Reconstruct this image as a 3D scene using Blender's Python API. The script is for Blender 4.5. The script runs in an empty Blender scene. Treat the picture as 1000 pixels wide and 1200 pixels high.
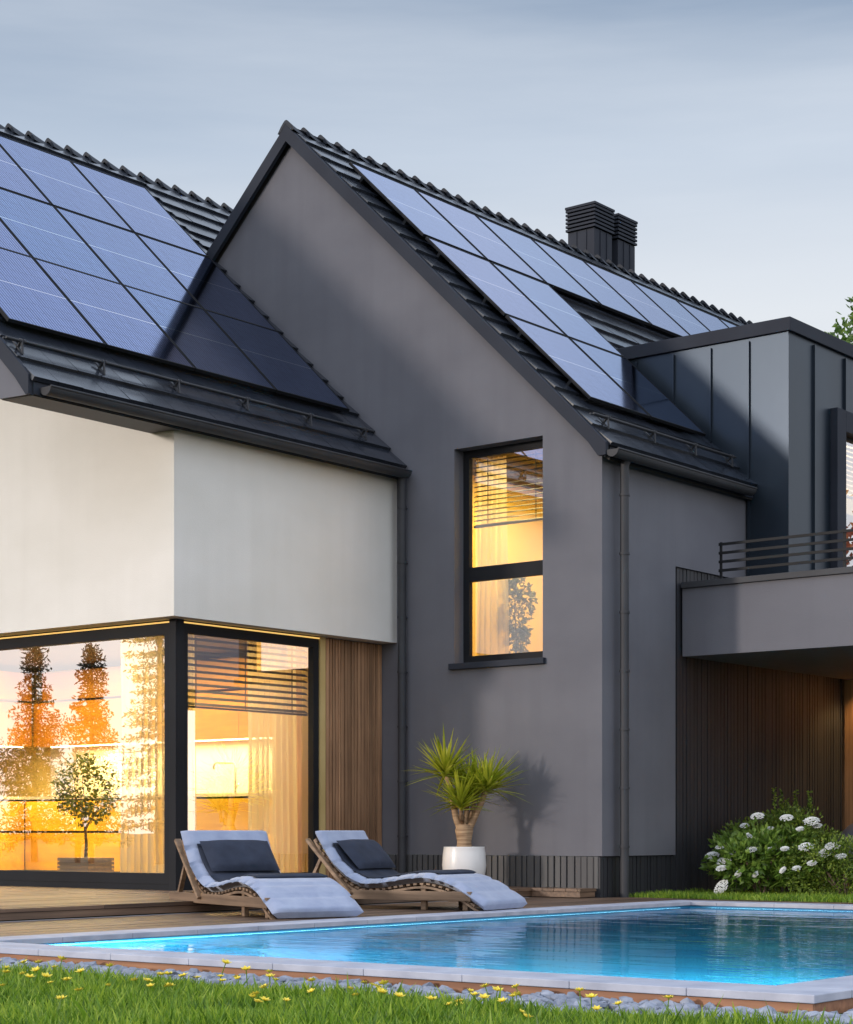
import bpy, math, random
import numpy as np
from mathutils import Vector, Matrix, noise
random.seed(7)
R = random.Random(11)
scene = bpy.context.scene
COL = scene.collection
PI = math.pi

# ------------------------------------------------------------------ helpers
class MB:
    """collects faces, then builds ONE mesh object"""
    def __init__(s): s.v = []; s.f = []; s.mi = []; s.cur = 0; s.sm = set()
    def face(s, pts, smooth=False):
        n = len(s.v); s.v += [tuple(p) for p in pts]; s.f.append(tuple(range(n, n+len(pts)))); s.mi.append(s.cur)
        if smooth: s.sm.add(len(s.f)-1)
    def raw(s, vs, fs, smooth=False):
        n = len(s.v); s.v += [tuple(p) for p in vs]
        for f in fs:
            s.f.append(tuple(i+n for i in f)); s.mi.append(s.cur)
            if smooth: s.sm.add(len(s.f)-1)
    def box(s, x0, x1, y0, y1, z0, z1, M=None):
        p = [Vector(q) for q in ((x0,y0,z0),(x1,y0,z0),(x1,y1,z0),(x0,y1,z0),(x0,y0,z1),(x1,y0,z1),(x1,y1,z1),(x0,y1,z1))]
        if M is not None: p = [M @ q for q in p]
        s.raw(p, [(0,3,2,1),(4,5,6,7),(0,1,5,4),(1,2,6,5),(2,3,7,6),(3,0,4,7)])
    def bar(s, a, b, w, h, up=(0,0,1)):
        a = Vector(a); b = Vector(b); d = (b-a); L = d.length; d.normalize()
        sd = d.cross(Vector(up)).normalized(); u = sd.cross(d)
        M = Matrix((sd, d, u)).transposed().to_4x4(); M.translation = a
        s.box(-w/2, w/2, 0, L, -h/2, h/2, M)
    def tube(s, pts, r, n=10, cap=True):
        P = [Vector(p) for p in pts]; rs = r if isinstance(r, (list, tuple)) else [r]*len(P)
        rings = []; prev = None
        for i, p in enumerate(P):
            t = (P[min(i+1, len(P)-1)] - P[max(i-1, 0)]).normalized()
            if prev is None:
                a = Vector((0,0,1)) if abs(t.z) < .9 else Vector((1,0,0))
                x = t.cross(a).normalized()
            else: x = (prev - t*prev.dot(t)).normalized()
            prev = x; y = t.cross(x)
            rings.append([p + (x*math.cos(k*2*PI/n) + y*math.sin(k*2*PI/n))*rs[i] for k in range(n)])
        vs = [q for g in rings for q in g]; fs = []
        for i in range(len(P)-1):
            for k in range(n):
                fs.append((i*n+k, i*n+(k+1) % n, (i+1)*n+(k+1) % n, (i+1)*n+k))
        s.raw(vs, fs, True)
        if cap:
            s.face(list(reversed(rings[0]))); s.face(rings[-1])
    def lathe(s, prof, c=(0,0,0), n=32):
        vs = []; fs = []
        for r, z in prof:
            for k in range(n):
                a = k*2*PI/n; vs.append((c[0]+r*math.cos(a), c[1]+r*math.sin(a), c[2]+z))
        for i in range(len(prof)-1):
            for k in range(n): fs.append((i*n+k, i*n+(k+1) % n, (i+1)*n+(k+1) % n, (i+1)*n+k))
        s.raw(vs, fs, True)
    def prism(s, poly, axis, a, b):
        """poly: 2D points; axis 'y': (x,z) extruded along y from a to b; 'z': (x,y)"""
        def P(p, t): return (p[0], t, p[1]) if axis == 'y' else ((p[0], p[1], t) if axis == 'z' else (t, p[0], p[1]))
        n = len(poly)
        A = [P(p, a) for p in poly]; B = [P(p, b) for p in poly]
        s.raw(A+B, [tuple(range(n)), tuple(reversed(range(n, 2*n)))] + [(i, i+n, (i+1) % n+n, (i+1) % n) for i in range(n)])
    def build(s, name, mat, parent=None, kind=None, off=None, bevel=0):
        me = bpy.data.meshes.new(name)
        o3 = Vector(off) if off is not None else (Vector(parent['_loc']) if parent is not None and '_loc' in parent.keys() else Vector((0,0,0)))
        me.from_pydata([(v[0]-o3.x, v[1]-o3.y, v[2]-o3.z) for v in s.v], [], s.f)
        mats = mat if isinstance(mat, (list, tuple)) else [mat]
        for m in mats: me.materials.append(m)
        if len(mats) > 1: me.polygons.foreach_set('material_index', s.mi)
        if s.sm: me.polygons.foreach_set('use_smooth', [i in s.sm for i in range(len(s.f))])
        me.update()
        o = bpy.data.objects.new(name, me); COL.objects.link(o)
        if parent is not None: o.parent = parent; o['_loc'] = tuple(o3)
        if kind: o['kind'] = kind
        if bevel:
            md = o.modifiers.new('Bevel', 'BEVEL'); md.width = bevel; md.segments = 2; md.limit_method = 'ANGLE'
        return o

def tag(o, label, cat, group=None, kind=None):
    if label: o['label'] = label
    if cat: o['category'] = cat
    if group: o['group'] = group
    if kind: o['kind'] = kind
    return o
def thing(name, label, cat, loc=(0,0,0), group=None, rot=None, local=False):
    o = bpy.data.objects.new(name, None); COL.objects.link(o); o.location = loc
    if rot is not None: o.rotation_euler = rot
    o.empty_display_size = .1
    o['_loc'] = (0,0,0) if local else tuple(loc)
    return tag(o, label, cat, group)
def copy_tree(o, parent=None):
    c = o.copy(); COL.objects.link(c)
    if parent is not None: c.parent = parent
    for ch in o.children: copy_tree(ch, c)
    return c

# ------------------------------------------------------------------ materials
def new(name):
    m = bpy.data.materials.new(name); m.use_nodes = True
    nt = m.node_tree; return m, nt, nt.nodes['Principled BSDF'], nt.nodes['Material Output']
def N(nt, t, **k):
    n = nt.nodes.new(t)
    for a, b in k.items(): setattr(n, a, b)
    return n
def mapping(nt, scale=(1,1,1), co='Object', rot=(0,0,0)):
    tc = N(nt, 'ShaderNodeTexCoord'); mp = N(nt, 'ShaderNodeMapping'); mp.inputs['Scale'].default_value = scale
    mp.inputs['Rotation'].default_value = rot
    nt.links.new(tc.outputs[co], mp.inputs[0]); return mp.outputs[0]
def ramp(nt, fac, stops):
    r = N(nt, 'ShaderNodeValToRGB'); e = r.color_ramp.elements
    e[0].position, e[0].color = stops[0][0], (*stops[0][1], 1); e[1].position, e[1].color = stops[-1][0], (*stops[-1][1], 1)
    for p, c in stops[1:-1]:
        x = e.new(p); x.color = (*c, 1)
    nt.links.new(fac, r.inputs[0]); return r.outputs[0]
def noisy(name, c1, c2, scale=(4,4,4), detail=6, rough=.7, metal=0, bump=.1, bscale=40, spec=.5, co='Object', bdist=.01, coat=0, rr=None):
    m, nt, b, o = new(name); v = mapping(nt, scale, co)
    n = N(nt, 'ShaderNodeTexNoise'); n.inputs['Detail'].default_value = detail; n.inputs['Scale'].default_value = 1
    nt.links.new(v, n.inputs['Vector'])
    nt.links.new(ramp(nt, n.outputs['Fac'], [(.3, c1), (.7, c2)]), b.inputs['Base Color'])
    b.inputs['Roughness'].default_value = rough; b.inputs['Metallic'].default_value = metal
    b.inputs['Specular IOR Level'].default_value = spec; b.inputs['Coat Weight'].default_value = coat
    if rr:
        q = N(nt, 'ShaderNodeMapRange'); q.inputs['To Min'].default_value = rr[0]; q.inputs['To Max'].default_value = rr[1]
        nt.links.new(n.outputs['Fac'], q.inputs[0]); nt.links.new(q.outputs[0], b.inputs['Roughness'])
    if bump:
        n2 = N(nt, 'ShaderNodeTexNoise'); n2.inputs['Scale'].default_value = bscale; n2.inputs['Detail'].default_value = 4
        nt.links.new(mapping(nt, (1,1,1), co), n2.inputs['Vector'])
        bp = N(nt, 'ShaderNodeBump'); bp.inputs['Strength'].default_value = bump; bp.inputs['Distance'].default_value = bdist
        nt.links.new(n2.outputs['Fac'], bp.inputs['Height']); nt.links.new(bp.outputs[0], b.inputs['Normal'])
    return m

def plaster(name, c1, c2, dirt, fac):
    m = noisy(name, c1, c2, (.7,.7,1.2), detail=9, rough=.9, bump=.5, bscale=140, bdist=.004)
    nt = m.node_tree; b = nt.nodes['Principled BSDF']; src = b.inputs['Base Color'].links[0].from_socket
    n = N(nt, 'ShaderNodeTexNoise'); n.inputs['Scale'].default_value = 1; n.inputs['Detail'].default_value = 6; nt.links.new(mapping(nt, (5,5,.35)), n.inputs['Vector'])
    n2 = N(nt, 'ShaderNodeTexNoise'); n2.inputs['Scale'].default_value = .55; n2.inputs['Detail'].default_value = 5; nt.links.new(mapping(nt), n2.inputs['Vector'])
    mu = N(nt, 'ShaderNodeMath', operation='MULTIPLY'); nt.links.new(n.outputs['Fac'], mu.inputs[0]); nt.links.new(n2.outputs['Fac'], mu.inputs[1])
    mr = N(nt, 'ShaderNodeMapRange'); nt.links.new(mu.outputs[0], mr.inputs[0]); mr.inputs['From Min'].default_value = .22; mr.inputs['From Max'].default_value = .42; mr.inputs['To Max'].default_value = fac
    x = N(nt, 'ShaderNodeMix', data_type='RGBA'); nt.links.new(mr.outputs[0], x.inputs[0]); nt.links.new(src, x.inputs[6]); x.inputs[7].default_value = (*dirt,1)
    nt.links.new(x.outputs[2], b.inputs['Base Color']); return m
M_render = plaster('grey_render', (.128,.131,.154), (.160,.163,.188), (.10,.102,.12), .28)
M_white = plaster('white_render', (.74,.725,.68), (.83,.815,.78), (.60,.58,.53), .16)
M_tile = noisy('roof_tile', (.014,.017,.024), (.03,.036,.05), (3,3,3), rough=.2, bump=.12, bscale=60, bdist=.002, spec=1.0, rr=(.14,.26))
M_ridge = noisy('ridge_tile', (.016,.02,.028), (.03,.036,.05), (3,3,3), rough=.6, bump=.2, bscale=60, bdist=.003, spec=.3)
M_metal = noisy('anthracite_metal', (.022,.026,.038), (.034,.04,.055), (1.5,1.5,1.5), rough=.7, metal=.0, bump=.02, bscale=20, spec=.2, rr=(.62,.75))
M_zinc = noisy('seam_metal', (.026,.038,.056), (.042,.058,.080), (1.2,1.2,.6), rough=.36, metal=.6, spec=.4, bump=.05, bscale=1.6, bdist=.02, rr=(.28,.42))
M_gutter = noisy('gutter_metal', (.04,.042,.048), (.058,.06,.068), (2,2,2), rough=.6, metal=.0, bump=.03, spec=.3)
M_frame = noisy('window_frame_paint', (.010,.011,.014), (.015,.016,.020), (2,2,2), rough=.65, bump=0, spec=.2)
_nt = M_tile.node_tree; _g = N(_nt, 'ShaderNodeNewGeometry'); _m = N(_nt, 'ShaderNodeMapRange'); _m.inputs['To Min'].default_value = .15; _m.inputs['To Max'].default_value = .24
_nt.links.new(_g.outputs['Random Per Island'], _m.inputs[0]); _nt.links.new(_m.outputs[0], _nt.nodes['Principled BSDF'].inputs['Roughness'])
M_clad = noisy('dark_cladding', (.018,.019,.024), (.032,.033,.040), (8,8,.6), rough=.6, bump=.2, bscale=30, bdist=.004)
M_soffit = noisy('dark_soffit', (.03,.027,.026), (.045,.041,.038), (2,2,2), rough=.6, bump=.05)
M_concrete = noisy('concrete', (.28,.28,.30), (.40,.40,.42), (2,2,2), rough=.85, bump=.3, bscale=80, bdist=.004)

def wood(name, c1, c2, axis='y', plank=.14, rough=.55, gap=True, grain=30, bump=.3):
    m, nt, b, o = new(name)
    sc = {'x': (1,grain,grain), 'y': (grain,1,grain), 'z': (grain,grain,1)}[axis]
    n = N(nt, 'ShaderNodeTexNoise'); n.inputs['Scale'].default_value = .9; n.inputs['Detail'].default_value = 7; n.inputs['Roughness'].default_value = .6
    nt.links.new(mapping(nt, sc), n.inputs['Vector'])
    col = ramp(nt, n.outputs['Fac'], [(.3, c1), (.72, c2)])
    n3 = N(nt, 'ShaderNodeTexNoise'); n3.inputs['Scale'].default_value = 1.7; n3.inputs['Detail'].default_value = 4
    nt.links.new(mapping(nt, (1,1,1)), n3.inputs['Vector'])
    # per-piece tone
    g = N(nt, 'ShaderNodeNewGeometry')
    mr = N(nt, 'ShaderNodeMapRange'); mr.inputs['To Min'].default_value = .68; mr.inputs['To Max'].default_value = 1.25
    nt.links.new(g.outputs['Random Per Island'], mr.inputs[0])
    hs = N(nt, 'ShaderNodeHueSaturation'); nt.links.new(col, hs.inputs['Color'])
    mm = N(nt, 'ShaderNodeMath', operation='MULTIPLY'); nt.links.new(mr.outputs[0], mm.inputs[0])
    m2 = N(nt, 'ShaderNodeMapRange'); m2.inputs['From Min'].default_value = .3; m2.inputs['From Max'].default_value = .7; m2.inputs['To Min'].default_value = .8; m2.inputs['To Max'].default_value = 1.15
    nt.links.new(n3.outputs['Fac'], m2.inputs[0]); nt.links.new(m2.outputs[0], mm.inputs[1])
    nt.links.new(mm.outputs[0], hs.inputs['Value']); nt.links.new(hs.outputs[0], b.inputs['Base Color'])
    b.inputs['Roughness'].default_value = rough
    bp = N(nt, 'ShaderNodeBump'); bp.inputs['Strength'].default_value = bump; bp.inputs['Distance'].default_value = .004
    nt.links.new(n.outputs['Fac'], bp.inputs['Height']); nt.links.new(bp.outputs[0], b.inputs['Normal'])
    return m
M_slat = wood('cedar_slats', (.24,.13,.07), (.52,.30,.165), 'z')
M_deck = wood('deck_boards', (.075,.045,.03), (.20,.125,.08), 'y', rough=.5)
M_skirt = wood('pool_skirt_wood', (.28,.12,.06), (.48,.23,.12), 'x')
M_lwood = wood('lounger_wood', (.14,.085,.05), (.36,.24,.15), 'x', grain=22)
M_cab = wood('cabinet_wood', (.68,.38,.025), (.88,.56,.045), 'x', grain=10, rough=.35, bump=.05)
M_planter = wood('planter_wood', (.10,.06,.05), (.25,.17,.13), 'x', grain=20)

def leafmat(name, c1, c2, c3, trans=.35, scale=2.5, rough=.45):
    m, nt, b, o = new(name)
    g = N(nt, 'ShaderNodeNewGeometry')
    n = N(nt, 'ShaderNodeTexNoise'); n.inputs['Scale'].default_value = scale; n.inputs['Detail'].default_value = 3
    nt.links.new(mapping(nt), n.inputs['Vector'])
    a = N(nt, 'ShaderNodeMath', operation='ADD'); nt.links.new(g.outputs['Random Per Island'], a.inputs[0]); nt.links.new(n.outputs['Fac'], a.inputs[1])
    h = N(nt, 'ShaderNodeMath', operation='MULTIPLY'); h.inputs[1].default_value = .5; nt.links.new(a.outputs[0], h.inputs[0])
    col = ramp(nt, h.outputs[0], [(.2, c1), (.5, c2), (.8, c3)])
    nt.links.new(col, b.inputs['Base Color']); b.inputs['Roughness'].default_value = rough
    t = N(nt, 'ShaderNodeBsdfTranslucent'); nt.links.new(col, t.inputs['Color'])
    mx = N(nt, 'ShaderNodeMixShader'); mx.inputs[0].default_value = trans
    nt.links.new(b.outputs[0], mx.inputs[1]); nt.links.new(t.outputs[0], mx.inputs[2]); nt.links.new(mx.outputs[0], o.inputs[0])
    return m
M_grass = leafmat('grass_blade', (.06,.14,.012), (.20,.36,.028), (.46,.58,.07), .45, 3)
M_yucca = leafmat('yucca_leaf', (.20,.28,.02), (.42,.48,.035), (.68,.66,.09), .4, 6)
M_hyd = leafmat('hydrangea_leaf', (.07,.13,.018), (.14,.25,.035), (.27,.40,.07), .35, 5)
M_box = leafmat('box_leaf', (.05,.095,.014), (.14,.22,.028), (.30,.40,.055), .3, 5)
M_tree = leafmat('tree_leaf', (.04,.09,.015), (.09,.18,.025), (.2,.3,.06), .35, 1.5)
M_indoor = leafmat('indoor_leaf', (.05,.07,.01), (.11,.15,.02), (.2,.24,.04), .3, 8)
M_conif = leafmat('conifer_needles', (.012,.022,.008), (.02,.035,.012), (.035,.05,.02), .1, 2)
M_bark = noisy('bark', (.10,.07,.05), (.2,.15,.11), (6,6,2), rough=.9, bump=.7, bscale=30, bdist=.01)
M_dbark = noisy('dark_bark', (.035,.028,.022), (.07,.055,.045), (6,6,2), rough=.9, bump=.7, bscale=30, bdist=.01)
M_ybark = noisy('yucca_bark', (.22,.13,.07), (.48,.33,.2), (4,4,60), rough=.8, bump=.7, bscale=25, bdist=.008)
M_petal = noisy('yellow_petal', (.80,.62,.03), (.92,.78,.12), (30,30,30), rough=.6, bump=0)
M_floret = noisy('white_floret', (.6,.62,.6), (.85,.86,.84), (30,30,30), rough=.7, bump=0)
M_stone = noisy('pebble', (.15,.17,.22), (.38,.41,.49), (9,9,9), rough=.75, bump=.4, bscale=90, bdist=.003)
M_cop = noisy('coping_stone', (.34,.36,.44), (.50,.52,.60), (5,5,5), detail=10, rough=.65, bump=.35, bscale=120, bdist=.003)
M_soil = noisy('soil', (.03,.022,.015), (.06,.045,.03), (6,6,6), rough=1, bump=.8, bscale=20, bdist=.02)
M_lawn = noisy('lawn_ground', (.02,.035,.010), (.045,.06,.02), (5,5,5), rough=1, bump=.9, bscale=30, bdist=.03)
M_pot = noisy('glazed_pot', (.72,.72,.72), (.8,.8,.8), (2,2,2), rough=.28, bump=.02, bscale=8, coat=.4)
M_curt = None
def fabric(name, c1, c2, quilt=False):
    m, nt, b, o = new(name)
    n = N(nt, 'ShaderNodeTexNoise'); n.inputs['Scale'].default_value = 7; n.inputs['Detail'].default_value = 5
    nt.links.new(mapping(nt), n.inputs['Vector'])
    nt.links.new(ramp(nt, n.outputs['Fac'], [(.3, c1), (.7, c2)]), b.inputs['Base Color'])
    b.inputs['Roughness'].default_value = .9; b.inputs['Sheen Weight'].default_value = .3
    w = N(nt, 'ShaderNodeTexNoise'); w.inputs['Scale'].default_value = 300
    nt.links.new(mapping(nt), w.inputs['Vector'])
    n2 = N(nt, 'ShaderNodeTexNoise'); n2.inputs['Scale'].default_value = 9; n2.inputs['Detail'].default_value = 3; nt.links.new(mapping(nt), n2.inputs['Vector'])
    ad = N(nt, 'ShaderNodeMath', operation='MULTIPLY_ADD'); nt.links.new(w.outputs['Fac'], ad.inputs[0]); ad.inputs[1].default_value = .12; nt.links.new(n2.outputs['Fac'], ad.inputs[2])
    bp = N(nt, 'ShaderNodeBump'); bp.inputs['Strength'].default_value = .5; bp.inputs['Distance'].default_value = .02
    nt.links.new(ad.outputs[0], bp.inputs['Height']); nt.links.new(bp.outputs[0], b.inputs['Normal'])
    return m
M_cush = fabric('pale_blue_grey_fabric', (.26,.31,.45), (.33,.385,.52))
M_pad = fabric('navy_fabric', (.014,.020,.038), (.026,.035,.062))
M_pad.node_tree.nodes['Principled BSDF'].inputs['Sheen Weight'].default_value = 0

def curtain_mat():
    m, nt, b, o = new('sheer_curtain')
    b.inputs['Base Color'].default_value = (.85,.8,.72,1); b.inputs['Roughness'].default_value = .9
    t = N(nt, 'ShaderNodeBsdfTranslucent'); t.inputs['Color'].default_value = (.9,.82,.7,1)
    tr = N(nt, 'ShaderNodeBsdfTransparent')
    a = N(nt, 'ShaderNodeMixShader'); a.inputs[0].default_value = .55; nt.links.new(b.outputs[0], a.inputs[1]); nt.links.new(t.outputs[0], a.inputs[2])
    c = N(nt, 'ShaderNodeMixShader'); c.inputs[0].default_value = .3; nt.links.new(a.outputs[0], c.inputs[1]); nt.links.new(tr.outputs[0], c.inputs[2])
    nt.links.new(c.outputs[0], o.inputs[0]); return m
M_curt = curtain_mat()

def glass_mat(name, refl, tint=(1,1,1)):
    m, nt, b, o = new(name); nt.nodes.remove(b)
    g = N(nt, 'ShaderNodeBsdfGlossy'); g.inputs['Roughness'].default_value = .0; g.inputs['Color'].default_value = (.95,.95,1,1)
    t = N(nt, 'ShaderNodeBsdfTransparent'); t.inputs['Color'].default_value = (*tint, 1)
    f = N(nt, 'ShaderNodeFresnel'); f.inputs['IOR'].default_value = 1.5
    a = N(nt, 'ShaderNodeMath', operation='ADD'); nt.links.new(f.outputs[0], a.inputs[0]); a.inputs[1].default_value = refl; a.use_clamp = True
    n = N(nt, 'ShaderNodeTexNoise'); n.inputs['Scale'].default_value = 1.3; nt.links.new(mapping(nt), n.inputs['Vector'])
    bp = N(nt, 'ShaderNodeBump'); bp.inputs['Strength'].default_value = .02; bp.inputs['Distance'].default_value = .02
    nt.links.new(n.outputs['Fac'], bp.inputs['Height']); nt.links.new(bp.outputs[0], g.inputs['Normal'])
    x = N(nt, 'ShaderNodeMixShader'); nt.links.new(a.outputs[0], x.inputs[0]); nt.links.new(t.outputs[0], x.inputs[1]); nt.links.new(g.outputs[0], x.inputs[2])
    nt.links.new(x.outputs[0], o.inputs[0]); return m
M_glass = glass_mat('coated_window_glass', .50)

def panel_mat():
    m, nt, b, o = new('solar_cells')
    tc = N(nt, 'ShaderNodeTexCoord'); sp = N(nt, 'ShaderNodeSeparateXYZ'); nt.links.new(tc.outputs['Object'], sp.inputs[0])
    def lines(out, per, wid, off=0.0):
        a = N(nt, 'ShaderNodeMath', operation='MULTIPLY_ADD'); a.inputs[1].default_value = 1/per; a.inputs[2].default_value = off; nt.links.new(out, a.inputs[0])
        f = N(nt, 'ShaderNodeMath', operation='FRACT'); nt.links.new(a.outputs[0], f.inputs[0])
        l = N(nt, 'ShaderNodeMath', operation='LESS_THAN'); nt.links.new(f.outputs[0], l.inputs[0]); l.inputs[1].default_value = wid
        return l.outputs[0]
    v1 = lines(sp.outputs['X'], .041, .22)
    h1 = lines(sp.outputs['Y'], 1.6, .006, .5)
    h2 = lines(sp.outputs['Y'], .16, .03)
    n = N(nt, 'ShaderNodeTexNoise'); n.inputs['Scale'].default_value = 1; nt.links.new(mapping(nt, (45,2,1)), n.inputs['Vector']); n.inputs['Detail'].default_value = 5
    base = ramp(nt, n.outputs['Fac'], [(.3, (.06,.10,.25)), (.7, (.13,.20,.42))])
    m1 = N(nt, 'ShaderNodeMix', data_type='RGBA'); nt.links.new(v1, m1.inputs[0]); nt.links.new(base, m1.inputs[6]); m1.inputs[7].default_value = (.33,.41,.66,1)
    m3 = N(nt, 'ShaderNodeMix', data_type='RGBA'); nt.links.new(h2, m3.inputs[0]); nt.links.new(m1.outputs[2], m3.inputs[6]); m3.inputs[7].default_value = (.08,.11,.22,1)
    m2 = N(nt, 'ShaderNodeMix', data_type='RGBA'); nt.links.new(h1, m2.inputs[0]); nt.links.new(m3.outputs[2], m2.inputs[6]); m2.inputs[7].default_value = (.85,.87,.9,1)
    oi = N(nt, 'ShaderNodeObjectInfo'); tn = N(nt, 'ShaderNodeMix', data_type='RGBA'); nt.links.new(oi.outputs['Random'], tn.inputs[0]); tn.inputs[6].default_value = (.92,1.04,1.06,1); tn.inputs[7].default_value = (1.22,1.0,1.02,1)
    mt = N(nt, 'ShaderNodeVectorMath', operation='MULTIPLY'); nt.links.new(m2.outputs[2], mt.inputs[0]); nt.links.new(tn.outputs[2], mt.inputs[1])
    nt.links.new(mt.outputs[0], b.inputs['Base Color']); b.inputs['Metallic'].default_value = 1; b.inputs['Roughness'].default_value = .1
    b.inputs['Coat Weight'].default_value = .15; b.inputs['Coat Roughness'].default_value = .02
    return m
M_cell = panel_mat()
M_pframe = noisy('panel_frame', (.006,.007,.009), (.012,.013,.016), (2,2,2), rough=.6, bump=0, spec=.25)

def water_mat():
    m, nt, b, o = new('pool_water'); nt.nodes.remove(b)
    n = N(nt, 'ShaderNodeTexNoise'); n.inputs['Scale'].default_value = 1; n.inputs['Detail'].default_value = 3
    nt.links.new(mapping(nt, (.45,2.4,1), rot=(0,0,-.67)), n.inputs['Vector'])
    n2 = N(nt, 'ShaderNodeTexNoise'); n2.inputs['Scale'].default_value = 9; n2.inputs['Detail'].default_value = 2; nt.links.new(mapping(nt, (.4,1.5,1), rot=(0,0,-.67)), n2.inputs['Vector'])
    a = N(nt, 'ShaderNodeMath', operation='MULTIPLY_ADD'); nt.links.new(n2.outputs['Fac'], a.inputs[0]); a.inputs[1].default_value = .10; nt.links.new(n.outputs['Fac'], a.inputs[2])
    bp = N(nt, 'ShaderNodeBump'); bp.inputs['Strength'].default_value = .22; bp.inputs['Distance'].default_value = .05; nt.links.new(a.outputs[0], bp.inputs['Height'])
    g = N(nt, 'ShaderNodeBsdfGlossy'); g.inputs['Roughness'].default_value = .015; g.inputs['Color'].default_value = (.9,.95,1,1); nt.links.new(bp.outputs[0], g.inputs['Normal'])
    t = N(nt, 'ShaderNodeBsdfRefraction'); t.inputs['IOR'].default_value = 1.33; t.inputs['Roughness'].default_value = 0; t.inputs['Color'].default_value = (.5,.86,.98,1); nt.links.new(bp.outputs[0], t.inputs['Normal'])
    tp = N(nt, 'ShaderNodeBsdfTransparent'); tp.inputs['Color'].default_value = (.5,.8,1,1)
    mt = N(nt, 'ShaderNodeMixShader'); mt.inputs[0].default_value = 0.0; nt.links.new(t.outputs[0], mt.inputs[1]); nt.links.new(tp.outputs[0], mt.inputs[2])
    f = N(nt, 'ShaderNodeFresnel'); f.inputs['IOR'].default_value = 1.33; nt.links.new(bp.outputs[0], f.inputs['Normal'])
    mu = N(nt, 'ShaderNodeMath', operation='MULTIPLY'); nt.links.new(f.outputs[0], mu.inputs[0]); mu.inputs[1].default_value = .9
    x = N(nt, 'ShaderNodeMixShader'); nt.links.new(mu.outputs[0], x.inputs[0]); nt.links.new(mt.outputs[0], x.inputs[1]); nt.links.new(g.outputs[0], x.inputs[2])
    nt.links.new(x.outputs[0], o.inputs[0]); return m
M_water = water_mat()
M_basin = noisy('pool_liner', (.03,.16,.34), (.07,.30,.46), (1,1,1), rough=.6, bump=0)
def emit(name, col, st):
    m, nt, b, o = new(name); b.inputs['Base Color'].default_value = (*col, 1); b.inputs['Emission Color'].default_value = (*col, 1); b.inputs['Emission Strength'].default_value = st
    return m
M_led = emit('warm_lamp', (1,.78,.42), 12)
M_soffit_glow = emit('soffit_glow', (1,.62,.18), .8)
M_poollamp = emit('pool_lamp_glow', (.72,.97,1), 3.2)
M_steel = noisy('steel', (.35,.34,.33), (.45,.44,.43), (3,3,3), rough=.3, metal=1, bump=0)
M_top = noisy('worktop', (.55,.5,.42), (.7,.65,.55), (6,6,6), rough=.3, bump=0)
M_splash = noisy('splashback', (.68,.6,.45), (.78,.7,.54), (3,3,3), rough=.5, bump=0)
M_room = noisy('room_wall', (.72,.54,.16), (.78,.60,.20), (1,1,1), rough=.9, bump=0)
M_floorin = noisy('room_floor', (.42,.3,.17), (.5,.37,.22), (1,8,1), rough=.4, bump=0)
M_blind = noisy('blind_slat', (.014,.012,.014), (.02,.018,.02), (2,2,2), rough=.5, bump=0)
M_blind2 = noisy('pale_blind_slat', (.42,.36,.42), (.48,.42,.48), (2,2,2), rough=.5, bump=0)
M_shell = noisy('grey_shell', (.20,.19,.23), (.26,.25,.29), (3,3,3), rough=.5, bump=.05)

# ------------------------------------------------------------------ main dimensions (metres)
T = .96                                    # roof pitch (tangent)
G = 17.0                                   # gable wall plane
XM = -11.11                                # wall right of the gable
XW = -13.94                                # white storey wall
CR, CLF = -5.63, -8.25                     # roof planes T*x+z
XRR, ZRR = -15.6, CR + T*15.6              # right ridge
XRL = -18.34; ZRL = CLF + T*18.34
def zR(x): return CR - T*x
def zL(x): return CLF - T*x
al = math.atan(T); CA, SA = math.cos(al), math.sin(al)

# ------------------------------------------------------------------ ground
PX0, PX1, PY0, PY1 = -10.1, -3.75, 7.40, 16.9      # coping outside
IX0, IX1, IY0, IY1 = -9.76, -4.13, 7.76, 16.56     # water edge
g = MB(); xs = [-600, IX0-.1, IX1+.1, 600]; ys = [-600, IY0-.1, IY1+.1, 600]
for i in range(3):
    for j in range(3):
        if i == 1 and j == 1: continue
        g.face([(xs[i], ys[j], 0), (xs[i+1], ys[j], 0), (xs[i+1], ys[j+1], 0), (xs[i], ys[j+1], 0)])
g.build('ground', M_lawn, kind='structure')
b = MB(); b.prism([(XM,17.33), (20,17.33), (20,45), (XM,45)], 'z', .004, .085)
b.build('lawn_terrace', M_lawn, kind='structure')

# decks (boards run along the pool)
def boards(name, x0, x1, y0, y1, z, w=.14, mat=M_deck, segs=3.6, seed=1, gap=.007):
    r = random.Random(seed); b = MB(); x = x0
    while x < x1-.02:
        xe = min(x+w-gap, x1); y = y0 - r.random()*segs*.7
        while y < y1:
            ye = y + segs; a = max(y, y0); c = min(ye-.004, y1)
            if c > a+.01: b.box(x, xe, a, c, z-.03, z + r.uniform(-.0015, .0015))
            y = ye
        x += w
    b.box(x0, x1-.01, y0+.01, y1-.01, z-.09, z-.034)
    return b.build(name, mat, kind='structure')
boards('lower_deck', -11.80, PX0-.004, 5.2, 17.0-.03, .098, seed=2)
boards('deck_strip', PX0-1.0, 2.0, PY1+.004, 17.32, .097, seed=3, w=.105)
boards('upper_deck', -16.8, -11.80, 3.5, 13.60, .198, seed=4)
boards('deck_by_wall', -14.10, -11.80, 13.60, 16.96, .198, seed=5)
boards('deck_step', -11.798, -11.16, 16.66, 16.965, .197, seed=6, w=.15)
b = MB(); b.box(-11.79,-11.76, 3.6,16.6, .02,.10); b.box(-16.7,-11.8,3.55,3.6,.005,.10)
b.build('deck_footing', M_concrete, kind='structure')

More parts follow.
